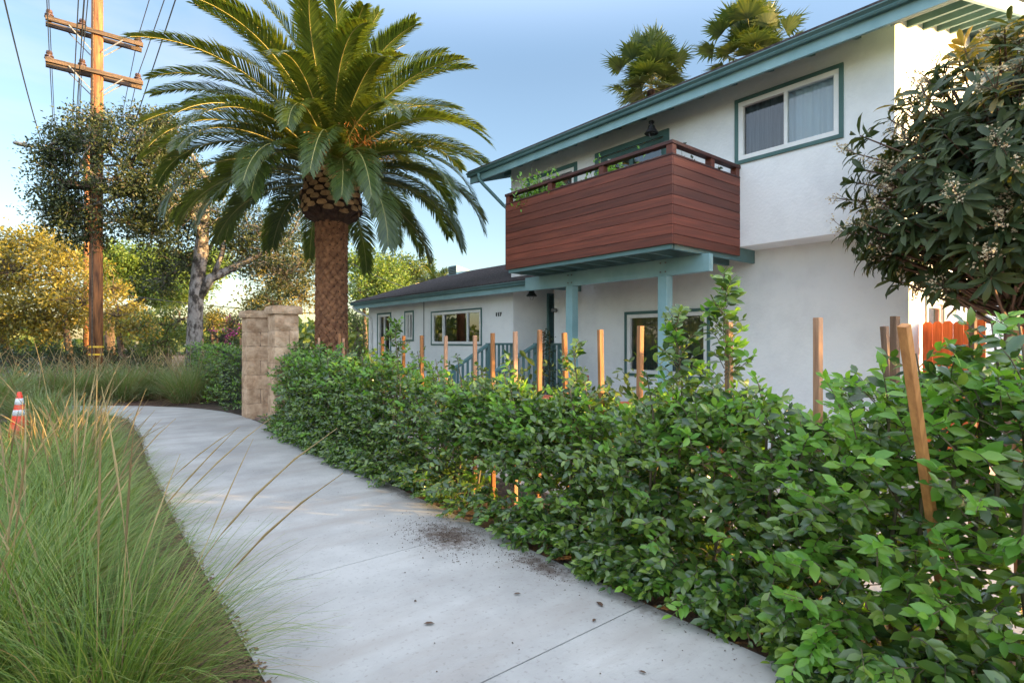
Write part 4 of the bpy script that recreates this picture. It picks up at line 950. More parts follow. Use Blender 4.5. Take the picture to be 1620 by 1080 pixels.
fanpalm(at(1192,92,22), 0, 2.35, 'taller fan palm rising behind the main roof ridge, on the right', 2)
# ------------------------------------------------------------ broadleaf trees
def tree(name, label, base, trunk, blobs, leaf, lmat, bmat='bark', limbs=(), seed=0, group=None, cat='tree', nsub=26, per=60, sig=.32, tmpl=None, flowers=None, aspect=1.0, topbias=.0):
    """trunk: [(point, radius)...]; blobs: (centre, (rx, ry, rz), weight) in world space"""
    r = np.random.default_rng(seed); base = Vector(base)
    t = thing(name, label, cat, base, group)
    g = G()
    if trunk: 
        pts = [p for p, _ in trunk]; g.tube(pts, [q for _, q in trunk], 14)
    for pts, rads in limbs: g.tube(pts, rads, 9)
    top = np.array(tuple(trunk[-1][0])) if trunk else np.array(tuple(base))
    lf = G(); P = []; ax = []
    for c, rd, wt in blobs:
        c = np.array(tuple(c)); rd = np.array(rd); m = max(3, int(nsub*wt))
        a = top if not limbs else min([np.array(tuple(l[0][-1])) for l in limbs]+[top], key=lambda q: np.linalg.norm(q-c))
        mid = (a+c)/2+r.normal(size=3)*.12*np.linalg.norm(rd)
        q = np.linalg.norm(c-a)
        g.tube([a, mid, c], (min(.10, .03+.02*q), .035, .02), 6, cap=False)
        S_ = rvec(r, m)*(r.uniform(.25, 1.25, m)**.7)[:, None]; S_ = c+S_*rd
        for s_ in S_:
            md = (c+s_)/2+r.normal(size=3)*.08*np.linalg.norm(rd)
            g.tube([c, md, s_], (.018, .012, .006), 3, cap=False)
            sg = sig*r.uniform(.6, 1.3); k = int(per*r.uniform(.6, 1.4))
            w_ = r.normal(size=(k, 3)); P.append(s_+w_*sg*np.array((1, 1, .75))); ax.append(unit(w_)+r.normal(size=(k, 3))*.6)
    P = np.concatenate(P); ax = np.concatenate(ax); ok = P[:, 2] > base.z+.03; P, ax = P[ok], ax[ok]; n = len(P)
    tv, tf = tmpl or (DIA_V, DIA_F)
    scatter(lf, tv, tf, P, ax+np.array((0, 0, -.15)), rvec(r, n)*.8+np.array((0, 0, .7)), leaf*r.uniform(.6, 1.25, n), 0, np.full(n, aspect))
    if g.n: g.build('trunk', M[bmat], t, smooth=True)
    lf.build('crown' if cat == 'tree' else 'foliage', M[lmat], t)
    if flowers:
        fm, nf, fs = flowers; idx = r.integers(0, n, nf*14).reshape(nf, 14); g = G()
        for k in range(nf):
            p = P[idx[k, 0]]+np.array((-.12, -.15, .05)); q = p+r.normal(size=(14, 3))*fs*.9
            scatter(g, DIA_V, DIA_F, q, rvec(r, 14), rvec(r, 14), r.uniform(.6, 1.2, 14)*fs, 0, np.full(14, 1.6))
        g.build('blossom', M[fm], t)
    return t
def A(px, py, d): return tuple(at(px, py, d))
# coast live oak beyond the gate
b = at(309, 540, 17.2); b.z = -.03
tree('oak_tree', 'mottled grey-barked oak with spreading dark crown between the utility pole and the date palm', b,
     [(b, .30), (A(308,540,17.2), .235), (A(309,500,17.2), .215), (A(311,455,17.2), .205), (A(318,400,17.2), .20), (A(321,365,17.1), .17), (A(324,325,16.9), .13)],
     [(A(115,235,15.4), (.75,.9,.6), .8), (A(165,225,15.0), (.8,.8,.5), .7), (A(225,225,15.3), (.8,.8,.75), 1.1), (A(265,205,16), (.6,.7,.45), .7), (A(100,290,15.6), (.75,.8,.8), .95), (A(120,345,16), (.75,.8,.8), .9),
      (A(185,285,15.2), (.7,.8,.4), .6), (A(100,215,15.4), (.4,.5,.3), .35), (A(255,250,16.2), (.8,.8,.6), 1.0), (A(195,350,16), (.7,.7,.5), .7), (A(290,340,17), (.8,.8,.6), .9), (A(300,285,16.8), (.8,.8,.6), .9), (A(225,190,15.8), (.7,.6,.3), .5), (A(80,250,15.5), (.5,.6,.5), .6), (A(90,330,15.8), (.6,.7,.6), .9), (A(140,375,16.1), (.6,.6,.5), .7), (A(215,300,15.8), (.7,.8,.6), .8), (A(262,310,16.2), (.8,.8,.6), .9), (A(225,345,16.4), (.7,.7,.5), .5), (A(140,190,15.2), (.6,.6,.35), .5),
      (A(245,365,17), (.9,1,.7), .9), (A(290,410,17.5), (.8,.9,.5), .8), (A(350,350,17.8), (1.1,1,.9), 1.2), (A(430,370,18.3), (1.4,1.2,1.0), 1.8), (A(450,430,18.5), (1.3,1.2,.8), 1.7), (A(385,400,18.2), (.9,.9,.6), .9), (A(260,440,17.8), (.7,.8,.5), .6), (A(300,330,16.5), (1,1,.8), .8), (A(480,330,18.5), (1,1,.9), .8)],
     .105, 'oakleaf', 'oakbark',
     limbs=[([A(314,470,17.2), A(333,440,17.3), A(360,428,17.6), A(400,408,18), A(450,385,18.4)], (.16,.15,.12,.085,.05)),
            ([A(320,380,17.1), A(300,330,16.6), A(255,290,16.0), A(200,262,15.4), A(130,262,15.3)], (.11,.075,.05,.04,.03)),
            ([A(338,436,17.3), A(352,400,17.5), A(356,350,17.7)], (.09,.07,.04)),
            ([A(322,345,17), A(330,290,17), A(300,240,16.6)], (.12,.09,.05)),
            ([A(200,262,15.4), A(235,235,15.6), A(268,205,16)], (.06,.04,.025)), ([A(255,290,16.0), A(190,310,15.8), A(130,330,15.9), A(95,345,15.9)], (.07,.05,.04,.02)), ([A(200,262,15.4), A(150,225,15.2), A(110,215,15.3)], (.05,.035,.02))],
     seed=3, nsub=48, per=44, sig=.15)
# tall sunlit shrubs and trees at the left
lib = [
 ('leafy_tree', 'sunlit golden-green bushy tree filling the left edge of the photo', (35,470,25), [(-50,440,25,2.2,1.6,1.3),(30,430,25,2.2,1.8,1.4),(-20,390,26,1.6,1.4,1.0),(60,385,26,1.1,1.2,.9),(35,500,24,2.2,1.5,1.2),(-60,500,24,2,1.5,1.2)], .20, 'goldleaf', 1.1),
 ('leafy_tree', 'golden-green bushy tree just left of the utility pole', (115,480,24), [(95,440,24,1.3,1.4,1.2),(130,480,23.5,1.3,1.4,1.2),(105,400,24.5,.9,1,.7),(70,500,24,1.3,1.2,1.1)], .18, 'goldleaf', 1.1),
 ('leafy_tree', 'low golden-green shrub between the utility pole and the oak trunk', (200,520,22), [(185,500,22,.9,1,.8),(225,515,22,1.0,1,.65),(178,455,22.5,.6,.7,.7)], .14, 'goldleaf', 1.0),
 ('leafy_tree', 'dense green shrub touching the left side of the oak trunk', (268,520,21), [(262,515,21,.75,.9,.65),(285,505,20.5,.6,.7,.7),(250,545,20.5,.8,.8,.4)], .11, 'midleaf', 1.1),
 ('pine_tree', 'umbrella pine with a reddish slanting trunk seen between the pole and the oak', (175,500,40), [(215,412,40,3.0,2.5,1.1),(262,425,41,2.4,2.3,1.1),(180,415,39,2.0,2,1.0),(290,450,41,2.0,2,1.1),(215,450,40,2.2,1.8,.8),(265,470,41,1.6,1.8,.7),(330,415,42,2.0,2,.9)], .26, 'pineleaf', 1.6),
 ('leafy_tree', 'bright yellow-green round tree just right of the date palm trunk', (580,450,30), [(575,455,30,1.3,1.4,1.0),(600,440,31,1.4,1.4,1.0),(570,415,31,.9,1,.6),(615,470,30,1.2,1.2,.6)], .20, 'pineleaf', 1.3),
 ('leafy_tree', 'dark-topped green tree behind the low wing, left of the small feathery palm', (640,440,36), [(625,425,36,1.6,1.5,1.0),(660,430,36,1.4,1.4,.9),(610,440,35,1.2,1.2,.8)], .22, 'midleaf', 1.2),
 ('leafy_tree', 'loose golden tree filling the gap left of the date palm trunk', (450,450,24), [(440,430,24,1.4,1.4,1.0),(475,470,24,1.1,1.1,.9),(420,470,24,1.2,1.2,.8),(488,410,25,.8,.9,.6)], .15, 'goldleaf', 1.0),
 ('leafy_tree', 'dark green round shrub above the far stone pillar cap', (430,480,21), [(425,480,21,.6,.6,.5),(410,500,21,.8,.7,.4)], .11, 'darkleaf', 1.0),
 ('leafy_tree', 'green shrub just left of the wing corner behind the downspout', (566,520,18.5), [(566,520,18.5,.45,.6,.7),(572,555,18,.5,.5,.5)], .10, 'midleaf', 1.1),
 ('leafy_tree', 'olive shrub standing behind the pink-flowered bush', (340,500,24), [(335,500,24,1.0,1,.5),(365,510,24,1.0,1,.5)], .12, 'goldleaf', .8),
]
for i, (nm, lab, bs, bl_, leaf, mt, w_) in enumerate(lib):
    b = at(bs[0], 540, bs[2]); b.z = -.05; c0 = Vector(A(bl_[0][0], bl_[0][1]+12, bl_[0][2]))
    if nm == 'pine_tree':
        tr_ = [(b, .35), (A(172,500,40), .3), (A(190,492,40), .28), (A(228,474,40), .22), (A(268,458,40), .14)]
    else: tr_ = [(b, .16), ((b+c0)/2, .12), (c0, .07)]
    tree(nm, lab, b, tr_, [(A(x, y, d), (a, b_, c_), w_*a*.8) for x, y, d, a, b_, c_ in bl_], leaf, mt, seed=40+i, nsub=44, per=36, sig=.24 if leaf > .15 else .15)
cy = at(233, 540, 60); cy.z = 0
tree('cypress_tree', 'tiny dark pointed cypress far away between the pole and the oak', cy, [(cy, .15), (cy+Vector((0,0,3)), .1)], [(cy+Vector((0,0,1.5+k*.7)), (.6-.1*k, .6-.1*k, .7), .6) for k in range(5)], .25, 'darkleaf', seed=9, nsub=14, per=30, sig=.18)
b = at(352, 540, 18.3); b.z = -.03
tree('flowering_bush', 'bush with magenta-pink flowers left of the farther stone pillar', b, [(b, .05), (A(352,530,18.3), .03)], [(A(345,535,18.3), (.55,.6,.45), 1), (A(370,525,18.0), (.35,.5,.5), .8)], .07, 'darkleaf', seed=21, cat='shrub', nsub=24, per=40, sig=.13, flowers=('pink', 12, .07))
r = np.random.default_rng(31); n = 26000; a = r.uniform(R(38), R(150), n); q = r.uniform(70, 95, n); hgt = 3.4+1.3*np.sin(a*23)+.9*np.sin(a*51+1)
P = np.stack([np.cos(a)*q, np.sin(a)*q, hgt*r.uniform(0, 1, n)**.7], 1); g = G(); scatter(g, DIA_V, DIA_F, P, rvec(r, n), rvec(r, n), r.uniform(.5, 1.1, n), 0, np.full(n, 1.5)); tag(g.build('far_wood', M['midleaf']), 'low line of distant trees along the horizon', 'woodland', kind='stuff')
# low dark shrubs in a row behind the grasses
for i, (x, w_) in enumerate(((-40,1.5),(25,1.4),(88,1.4),(140,1.2),(190,1.2),(240,1.0))):
    b = at(x, 540, 22.5); b.z = -.04
    tree('low_shrub', 'low dark shrub behind the ornamental grasses, %s from the left edge of the photo' % ORD[i], b, [(b, .06), (b+Vector((0,0,.5)), .04)], [(b+Vector((0,0,.75)), (w_*.75,w_*.6,.62), 1.3)], .10, 'darkleaf', seed=60+i, cat='shrub', group='dark shrubs behind the grasses', nsub=34, per=55, sig=.2)
# small feathery palm behind the low wing
p = at(690, 465, 27); r = np.random.default_rng(4)
t = thing('feather_palm', 'small feathery palm showing above the low wing roof beside the roof vent', 'palm tree', (p.x, p.y, 0))
G().tube([(p.x, p.y, 0), (p.x, p.y, p.z)], (.16, .12), 10).build('trunk', M['trunk'], t, smooth=True)
for k in range(15):
    g = G(); az = k*2.4; frond(g, (p.x, p.y, p.z), az, R(r.uniform(35, 88)), R(r.uniform(-50, 20)), r.uniform(1.4, 2.2), r, nl=34, ll=.5, w=.05)
    g.build('frond', [M['fan'], M['rachis']], t)

# ------------------------------------------------------------ loquat tree at the right
lx, ly = at(1598, 540, 4.9).x, at(1598, 540, 4.9).y
t = thing('loquat_tree', 'loquat tree with big leathery dark leaves and cream flower clusters at the right edge', 'tree', (lx, ly, -.03))
r = np.random.default_rng(12); g = G()
g.tube([(lx, ly, -.1), (lx+.01, ly, .8), (lx, ly+.01, 1.5), (lx+.02, ly, 2.0), (lx+.05, ly-.05, 2.9)], (.055, .042, .036, .036, .025), 10)
cC = np.array((lx+.16, ly-.13, 3.0)); rad3 = np.array((1.36, 1.36, 1.34)); lf = G(); fl = G(); yg = G()
k = 0; tips = []
while k < 900:
    v = rvec(r, 1)[0]; q = r.uniform(.12, 1.0)**.55
    if v[2] < -.1 and q > .6 and r.random() < .35: v = unit(v+np.array((-.8, .5, 0)))
    lump = 1+.13*math.sin(v[0]*5+1)*math.cos(v[2]*6)+.08*math.sin(v[1]*9)
    p = cC+v*rad3*q*lump
    if p[2] < 1.86: continue
    tips.append((p, v, q)); k += 1
for p, v, q in tips:
    st_ = np.array((lx, ly, max(1.6, min(2.9, p[2]-.35)))); md = (st_+p)/2+np.array((0, 0, -.05))
    g.tube([st_, md, p], (.018, .012, .006), 4, cap=False)
    ax0 = unit(v*np.array((1, 1, .5))+np.array((0, 0, .55))+r.normal(size=3)*.25)
    n = int(r.integers(11, 16)); az = np.arange(n)*2.4+r.uniform(0, 6)
    e = np.cross(ax0, (0, 0, 1.)); e /= np.linalg.norm(e)+1e-6; f = np.cross(ax0, e)
    opn = r.uniform(.35, 1.7, n)
    D = ax0*(1.1-opn*.65)[:, None]+(np.cos(az)[:, None]*e+np.sin(az)[:, None]*f)*(.45+opn*.5)[:, None]+np.array((0, 0, -.30))
    Nn = ax0*1.0+r.normal(size=(n, 3))*.2-D*.1
    young = (v[2] > .35 and r.random() < .30)
    scatter(yg if young else lf, LONG_V, LONG_F, p+ax0*r.uniform(-.12, .04, n)[:, None], D, Nn, r.uniform(.14, .25, n), 0, r.uniform(.75, 1.1, n))
    if q > .72 and r.random() < .30:
        for m in range(6):
            c = p+ax0*.06+r.normal(size=3)*.045+ax0*.02*m; g.tube([p, c], (.004, .003), 3, cap=False); z_ = r.normal(size=(13, 3))*.02+c
            scatter(fl, DIA_V, DIA_F, z_, rvec(r, 13), rvec(r, 13), r.uniform(.014, .026, 13), 0, np.full(13, 1.9))
g.build('trunk', M['loqbark'], t, smooth=True); lf.build('crown', M['loquat'], t, smooth=True); yg.build('new_leaves', M['loqyoung'], t, smooth=True); fl.build('flower_clusters', M['bloom'], t)

# trees added off right to shade the near path; street trees for window reflections
def sidetree(x, y, h, rr, lab, seed, mt, group):
    b = Vector((x, y, -.05)); tree('leafy_tree', lab, b, [(b, .2), ((x, y, h*.45), .15), ((x, y, h*.6), .1)], [((x+dx*rr, y+dy*rr, h*.62+dz*h*.25), (rr*.62, rr*.62, h*.24), 1.2) for dx, dy, dz in ((-.5,0,0),(.5,.2,0),(0,-.5,.2),(0,.5,-.3),(0,0,.9),(-.4,-.3,-.9),(.4,.4,-.9))], .26, mt, seed=seed, group=group, nsub=26, per=42, sig=.42)
for i, (x, y, h, rr) in enumerate(((4.2,-6.2,4.6,1.9),(7.2,-6.0,4.4,1.8),(9.0,-8.4,5.2,1.6))):
    sidetree(x, y, h, rr, ['nearest','middle','farthest'][i]+' tree added to shade the path, out of view beyond the right edge', 80+i, 'midleaf', 'trees added for shade beyond the right edge')
for i, (x, y, h, rr) in enumerate(((-13,9,7,3),(-14,15,8,3.4),(-13,22,7.5,3.2),(-15,30,9,4),(-14,1,7,3))):
    sidetree(x, y, h, rr, '%s broad street tree on the far side of the road' % ['fourth farthest','third farthest','second farthest','farthest','nearest'][i], 90+i, 'midleaf', 'street trees across the road')

# ------------------------------------------------------------ orange fence
t = thing('wooden_fence', 'orange-stained dog-eared picket fence beside the house corner, broken by a narrow gap', 'fence', (8.0, 1.6, -.03))
g = G(); y = 2.02; k = 0
rr_ = random.Random(3)
while y > -.3:
    gap = 1.30 < y < 1.46 and False
    w_ = .098; dz = rr_.uniform(-.008, .008); x = 8.0+rr_.uniform(-.004, .004); h = 1.735+dz
    if not (k in (6, 7)):
        V = [(x_, y-a, zz) for x_ in (x, x+.018) for a, zz in ((0,0),(w_-.004,0),(w_-.004,h-.028),(w_-.028,h),(.024,h),(0,h-.028))]
        g.add(V[:6]+V[6:], [(0,1,2,3,4,5)]); bs_ = g.n-12
        g.F.append((np.array([[11,10,9,8,7,6]])+bs_, 0))
        for i in range(6): j = (i+1) % 6; g.F.append((np.array([[i, i+6, j+6, j]])+bs_, 0))
    y -= w_; k += 1
g.build('pickets', M['fence'], t)
G().box(8.02, 8.06, 1.46, 2.02, 1.35, 1.44).box(8.02, 8.06, 1.46, 2.02, .3, .39).box(8.02, 8.06, -.3, 1.22, 1.35, 1.44).box(8.02, 8.06, -.3, 1.22, .3, .39).build('rails', M['fence'], t)
G().box(8.065, 8.15, 1.46, 1.55, -.03, 1.6).box(8.065, 8.15, 1.13, 1.22, -.03, 1.6).build('post', M['fence'], t)
# neighbour's white garden wall beyond the fence
tag(recentre(G().box(13.4, 16, -2.5, 1.9, -.03, 2.7).build('garden_wall', M['stucco']), (14, 0, -.03)), 'white rendered wall glowing in the sun behind the orange fence', 'wall')

# ------------------------------------------------------------ utility poles, lamp, wires
def pole(x, y, h, r0, r1, lab):
    t = thing('utility_pole', lab, 'utility pole', (x, y, -.03), 'wooden utility poles')
    G().tube([(x, y, -.1), (x, y, h*.33), (x+.02, y, h*.66), (x+.03, y, h)], (r0, r0*.93, (r0+r1)/2, r1), 18).build('shaft', M['pole'], t, smooth=True)
    return t
x0, y0 = at(152, 540, 16).x, at(152, 540, 16).y
up = pole(x0, y0, 12.6, .175, .135, 'big orange-brown wooden utility pole carrying two pairs of cross arms')
ins = []
def arms(t, x, y, z, half, off=.0, insn=(-.98, -.30, .95)):
    for s_, nm in ((-1, 0), (1, 1)):
        G().box(x-half+off, x+half+off, y+s_*.19-.045, y+s_*.19+.045, z-.06, z+.06).build('cross_arm', M['arm'], t, bevel=.006)
    for sx in (-1, 1):
        for s_ in (-1, 1): G().beam((x+sx*.62, y+s_*.25, z-.04), (x+sx*.12, y+s_*.20, z-.55), .03, .006, up=(0, 1, 0)).build('brace', M['steel'], t)
    for q in insn:
        xx = x+off+q*(half-.06)
        G().tube([(xx, y-.19, z+.06), (xx, y-.19, z+.14)], .02, 6).box(xx-.05, xx+.05, y-.235, y+.235, z+.06, z+.075).lathe((xx, y, z+.10), [(.06,-.03),(.11,0),(.115,.03),(.06,.05),(.105,.07),(.10,.10),(.055,.12),(.08,.16),(.065,.22),(.0,.23)], 12).build('insulator', M['insul'], t)
        ins.append((xx, y, z+.28))
arms(up, x0, y0, 10.36, 1.12); arms(up, x0, y0, 9.22, 1.12)
for s_ in (-1, 1): G().box(x0-.75, x0+1.15, y0+s_*.2-.05, y0+s_*.2+.05, 5.86, 6.0).build('cross_arm', M['arm'], up, bevel=.006)
G().lathe((x0, y0, 0), [(.176,1.32),(.179,1.32),(.179,1.37),(.176,1.37)], 18).lathe((x0, y0, 0), [(.176,1.10),(.179,1.10),(.179,1.15),(.176,1.15)], 18).build('yellow_band', noisy('yellow_band', (.7,.4,.02), (.8,.5,.04), 5, .6, 0), up)
g = G().tube([(x0-.10, y0-.145, 0), (x0-.09, y0-.14, 5), (x0-.07, y0-.13, 12)], .022, 6)
for z in (4.2, 4.9, 5.3): g.box(x0+.16, x0+.22, y0-.03, y0+.03, z, z+.05)
g.build('conduit', M['arm'], up)
x1, y1 = at(137, 540, 29).x, at(137, 540, 29).y
p2 = pole(x1, y1, 12.2, .16, .12, 'slimmer second utility pole farther up the street, holding the street lamp')
arms(p2, x1, y1, 11.7, 1.1); n3 = len(ins)
# the lamp reaches over the road from the second pole
t = thing('street_lamp', 'grey cobra-head street lamp on a thin curved arm, above the golden trees', 'street lamp', (x1, y1, 10.2))
G().tube([A(137,262,29), A(120,243,29), A(95,235,28.9), A(50,231,28.8)], (.035,.032,.03,.028), 8).build('arm', M['steel'], t, smooth=True)
hd = Vector(A(52,232,28.8)); he = Vector(A(21,226,28.7)); g = G(); V = []
ax = (he-hd); Ln = ax.length; ax.normalize(); sd_ = ax.cross(Vector((0,0,1))).normalized(); upv = sd_.cross(ax); k_ = 12
prof = [(0,.05,.05),(.12,.10,.07),(.4,.17,.10),(.75,.18,.11),(.95,.12,.07),(1,.03,.03)]
for u, a, c in prof:
    for q in range(k_): th = q*2*math.pi/k_; V.append(tuple(hd+ax*Ln*u+sd_*a*math.cos(th)+upv*c*math.sin(th)))
g.add(V, [(i*k_+j, i*k_+(j+1) % k_, (i+1)*k_+(j+1) % k_, (i+1)*k_+j) for i in range(5) for j in range(k_)])
m_ = hd+ax*Ln*.45; g.lathe((m_.x, m_.y, m_.z+.09), [(.04,0),(.05,.03),(.05,.09),(.0,.11)], 8)
g.build('lamp_head', M['steel'], t, smooth=True)
# conductors: one wire per insulator of the near pole, both ways along the street
def wire(pts, lab, rad=.011, group='overhead wires'):
    o = G().tube(pts, rad, 4, cap=False).build('overhead_wire', M['black']); recentre(o, pts[0]); tag(o, lab, 'wire', group)
def sagged(a, b, sag, n=22): a = Vector(a); b = Vector(b); return [a+(b-a)*(k/n)-Vector((0, 0, sag*4*(k/n)*(1-k/n))) for k in range(n+1)]
pos = ['left','middle','right']
for i in range(6):
    a = Vector(ins[i]); z2 = a.z+.2; lv = 'upper' if i < 3 else 'lower'
    o = sagged((a.x-.02, -26, a.z+.6), a, 1.0)
    far_ = sagged(a, (a.x+.35, 66, a.z+.4), .9)
    wire(o+far_[1:], 'overhead wire resting on the %s insulator of the %s pair of cross arms' % (pos[i % 3], lv))
wire(sagged((x0-.52, -26, 10.6), (x0-.46, 66, 10.2), 1.4), 'overhead wire passing between the left and middle insulators, the left one of a close pair', .012)
wire(sagged((x0-.40, -26, 10.8), (x0-.36, 66, 10.3), 1.4), 'overhead wire passing between the left and middle insulators, the right one of a close pair', .012)
wire(sagged((x0+.66, -26, 8.2), (x0+.6, 66, 7.6), 1.0), 'overhead wire hanging alone right of the utility pole', .010)
wire([at(2, -20, 14)+(at(70,237,27)-at(2,-20,14))*u-Vector((0,0,.25*4*u*(1-u))) for u in np.linspace(0, 1, 12)]+[at(76,262,27.2)], 'thick service wire slanting down to the street lamp arm at the far left', .02)
wire([at(165,462,30)+(at(700,500,26)-at(165,462,30))*u-Vector((0,0,.35*4*u*(1-u))) for u in np.linspace(0, 1, 14)], 'pale low cable crossing behind the oak trunk above the pink bush', .022)
wire([at(556,416,24)+(at(660,460,20)-at(556,416,24))*u-Vector((0,0,.1*4*u*(1-u))) for u in np.linspace(0, 1, 10)], 'short service wire running down to the low wing roof right of the date palm', .014)

# ------------------------------------------------------------ traffic cone
cx, cy_ = -.50, 11.75
t = thing('traffic_cone', 'orange traffic cone with two white reflective bands standing at the left edge of the photo', 'traffic cone', (cx, cy_, -.03))
def cr_(z): return .145-.118*(z/.70)
G().lathe((cx, cy_, 0), [(cr_(z), z) for z in (.0,.1,.2,.3,.4,.5,.6)]+[(.028,.69),(.02,.70)], 24).build('cone_body', M['cone'], t, smooth=True)
G().box(cx-.19, cx+.19, cy_-.19, cy_+.19, -.03, .004).build('base', M['cone'], t, bevel=.01)
for a, b in ((.33, .42), (.50, .60)): G().lathe((cx, cy_, 0), [(cr_(a), a), (cr_(a)+.003, a+.001), (cr_(b)+.003, b-.001), (cr_(b), b)], 24).build('reflective_band', M['coneband'], t, smooth=True)

# ------------------------------------------------------------ ornamental grasses
def tussock(x, y, nb, Lb, seed, lab, nseed, far=False, wid=.0042, spread=.26, lean=1.0, group=None, dens=1.0, seedL=None):
    r = np.random.default_rng(seed); t = thing('grass_clump', lab, 'ornamental grass', (x, y, -.035), group)
    def blades(n, L0, L1, w0, l0, l1, droop, seg=6):
        az = r.uniform(0, 2*math.pi, n); q = spread*np.sqrt(r.uniform(0, 1, n))*.6
        a2 = az+r.normal(size=n)*.8
        P = np.stack([x+np.cos(az)*q, y+np.sin(az)*q, np.full(n, -.03)], 1)
        e = R(90)-np.abs(r.uniform(l0, l1, n)); Ln = r.uniform(L0, L1, n); dr = r.uniform(*droop, n)
        pts = [P]; s_ = np.linspace(0, 1, seg+1)
        for k in range(seg):
            ek = e-dr*(s_[k]**1.4); pts.append(pts[-1]+np.stack([np.cos(a2)*np.cos(ek), np.sin(a2)*np.cos(ek), np.sin(ek)], 1)*(Ln/seg)[:, None])
        pts = np.stack(pts, 1); pts[:, 1:, 2] = np.maximum(pts[:, 1:, 2], -.01)
        sd_ = np.stack([-np.sin(a2+r.normal(size=n)*.6), np.cos(a2+r.normal(size=n)*.6), np.zeros(n)], 1)
        return pts, sd_, w0
    def strips(g, pts, sd_, w0, wf, mi=0):
        n, m, _ = pts.shape; w = w0*np.asarray(wf)[None, :, None]
        A_ = pts+sd_[:, None]*w; B_ = pts-sd_[:, None]*w; V = np.stack([A_, B_], 2).reshape(-1, 3)
        b = (np.arange(n)*2*m)[:, None, None]; k = (np.arange(m-1)*2)[None, :, None]
        g.add(V, (b+k+np.array([0,1,3,2])[None, None]).reshape(-1, 4), mi)
    seg = 4 if far else 6
    g = G(); pts, sd_, w0 = blades(nb, Lb*.62, Lb*1.1, wid, .05, .85*lean, (.5, 1.9), seg)
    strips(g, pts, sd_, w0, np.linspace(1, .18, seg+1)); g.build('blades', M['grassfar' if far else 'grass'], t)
    n2 = int(nb*.26); g = G(); pts, sd_, w0 = blades(n2, Lb*.5, Lb*.95, wid, .2, 1.2*lean, (.6, 2.2), seg)
    strips(g, pts, sd_, w0, np.linspace(1, .18, seg+1)); g.build('dry_blades', M['straw'], t)
    if nseed:
        SL = seedL or Lb*1.15
        pts, sd_, w0 = blades(nseed, SL*.85, SL*1.15, wid*.55, .05, .62*lean, (.15, .75), 8); g = G()
        for q in range(nseed):
            P = pts[q]; g.tube(P[:7], wid*.5, 3, cap=False)
            k_ = 10; u = np.linspace(0, 1, k_); sp = P[5]+(P[6]-P[5])*0
            full = np.array([np.interp(5+3*v, np.arange(9), P[:, c]) for v in u for c in range(3)]).reshape(k_, 3)
            g.tube(full, np.interp(u, (0, .15, .6, 1), (.0015, .0042, .0034, .001))*(1 if not far else 1.5)*(1+.25*np.sin(np.arange(k_)*2.3)), 4, cap=False)
        g.build('seed_heads', M['straw'], t)
    return t
near = [ # x, y, blades, length, seed heads, label
 (-.30,3.00,1900,1.00,11,'tall green fountain grass clump nearest the camera at the bottom left corner'),
 (.22,2.55,1500,.90,12,'arching green grass clump at the bottom, throwing long seed stalks over the footpath'),
 (.05,3.55,1700,.98,13,'dense green grass clump second up the left side of the footpath'),
 (-.75,4.05,1500,1.00,10,'green grass clump at the left edge of the photo behind the corner one'),
 (.18,4.55,1500,.88,13,'green grass clump beside the footpath where the sun streaks begin'),
 (-.45,5.05,1500,1.00,16,'green grass clump below the traffic cone'),
 (.20,5.65,1300,.85,16,'grass clump hugging the footpath edge just short of the glowing seed heads'),
 (-.20,6.45,1400,.92,46,'grass clump crowned by many sunlit straw-coloured seed heads'),
 (.30,7.05,1200,.85,40,'grass clump with glowing seed heads leaning toward the footpath bend'),
 (.35,8.3,1100,.80,16,'grass clump farther along the footpath past the glowing seed heads'),
 (-1.0,5.9,1000,.75,6,'short grass clump at the left edge in front of the traffic cone'),
]
for i, (x, y, nb, Lb, ns, lab) in enumerate(near): tussock(x-(.12 if x > 0 else 0), y, nb, Lb, 500+i, lab, ns, group='grass clumps along the left of the footpath', wid=.0036, lean=.95, seedL=1.3 if i in (1, 2, 4) else None)
back = [(-2.6,15.0),(-1.9,16.2),(-1.1,15.9),(-.6,17.3),(.2,17.3),(.8,18.4),(1.25,17.2),(2.0,17.6),(2.45,15.9),(-3.3,16.3),(-2.3,17.8),(2.85,17.0),(-.3,13.6),(.1,10.6),(-1.6,13.9)]
for i, (x, y) in enumerate(back):
    px_ = int(810+875*((.7744*x-.6327*y)/(.6327*x+.7744*y)))
    where = 'at the left edge of the back row' if i == 9 else ['first','second'][0]
    lab = {8: 'round green grass clump at the far footpath edge, touching the hedge beyond the gate', 7: 'grey-green grass clump with thin purple stalks left of the roundest one', 11: 'grass clump squeezed between the back hedge and the roundest clump',
           3: 'grass clump left of the utility pole foot', 4: 'grass clump directly before the utility pole foot', 5: 'grass clump behind and right of the utility pole foot', 6: 'grass clump right of the utility pole, at the footpath bend',
           12: 'grass clump behind the glowing seed heads, inside the path bend', 13: 'small grass clump between the footpath and the glowing seed heads', 14: 'grass clump right behind the traffic cone', 0: 'grass clump at the left edge level with the cone top', 1: 'grass clump above the cone top, to its right',
           2: 'grass clump midway between the cone and the utility pole', 9: 'farthest left grass clump of the back row', 10: 'grass clump in the back row in front of the dark shrubs'}[i]
    tussock(x, y, 1000, 1.15 if i < 12 else .8, 600+i, lab, 26 if i < 12 else 8, far=True, wid=.008, spread=.5, group='grass clumps in the back row', lean=1.1, seedL=1.45)
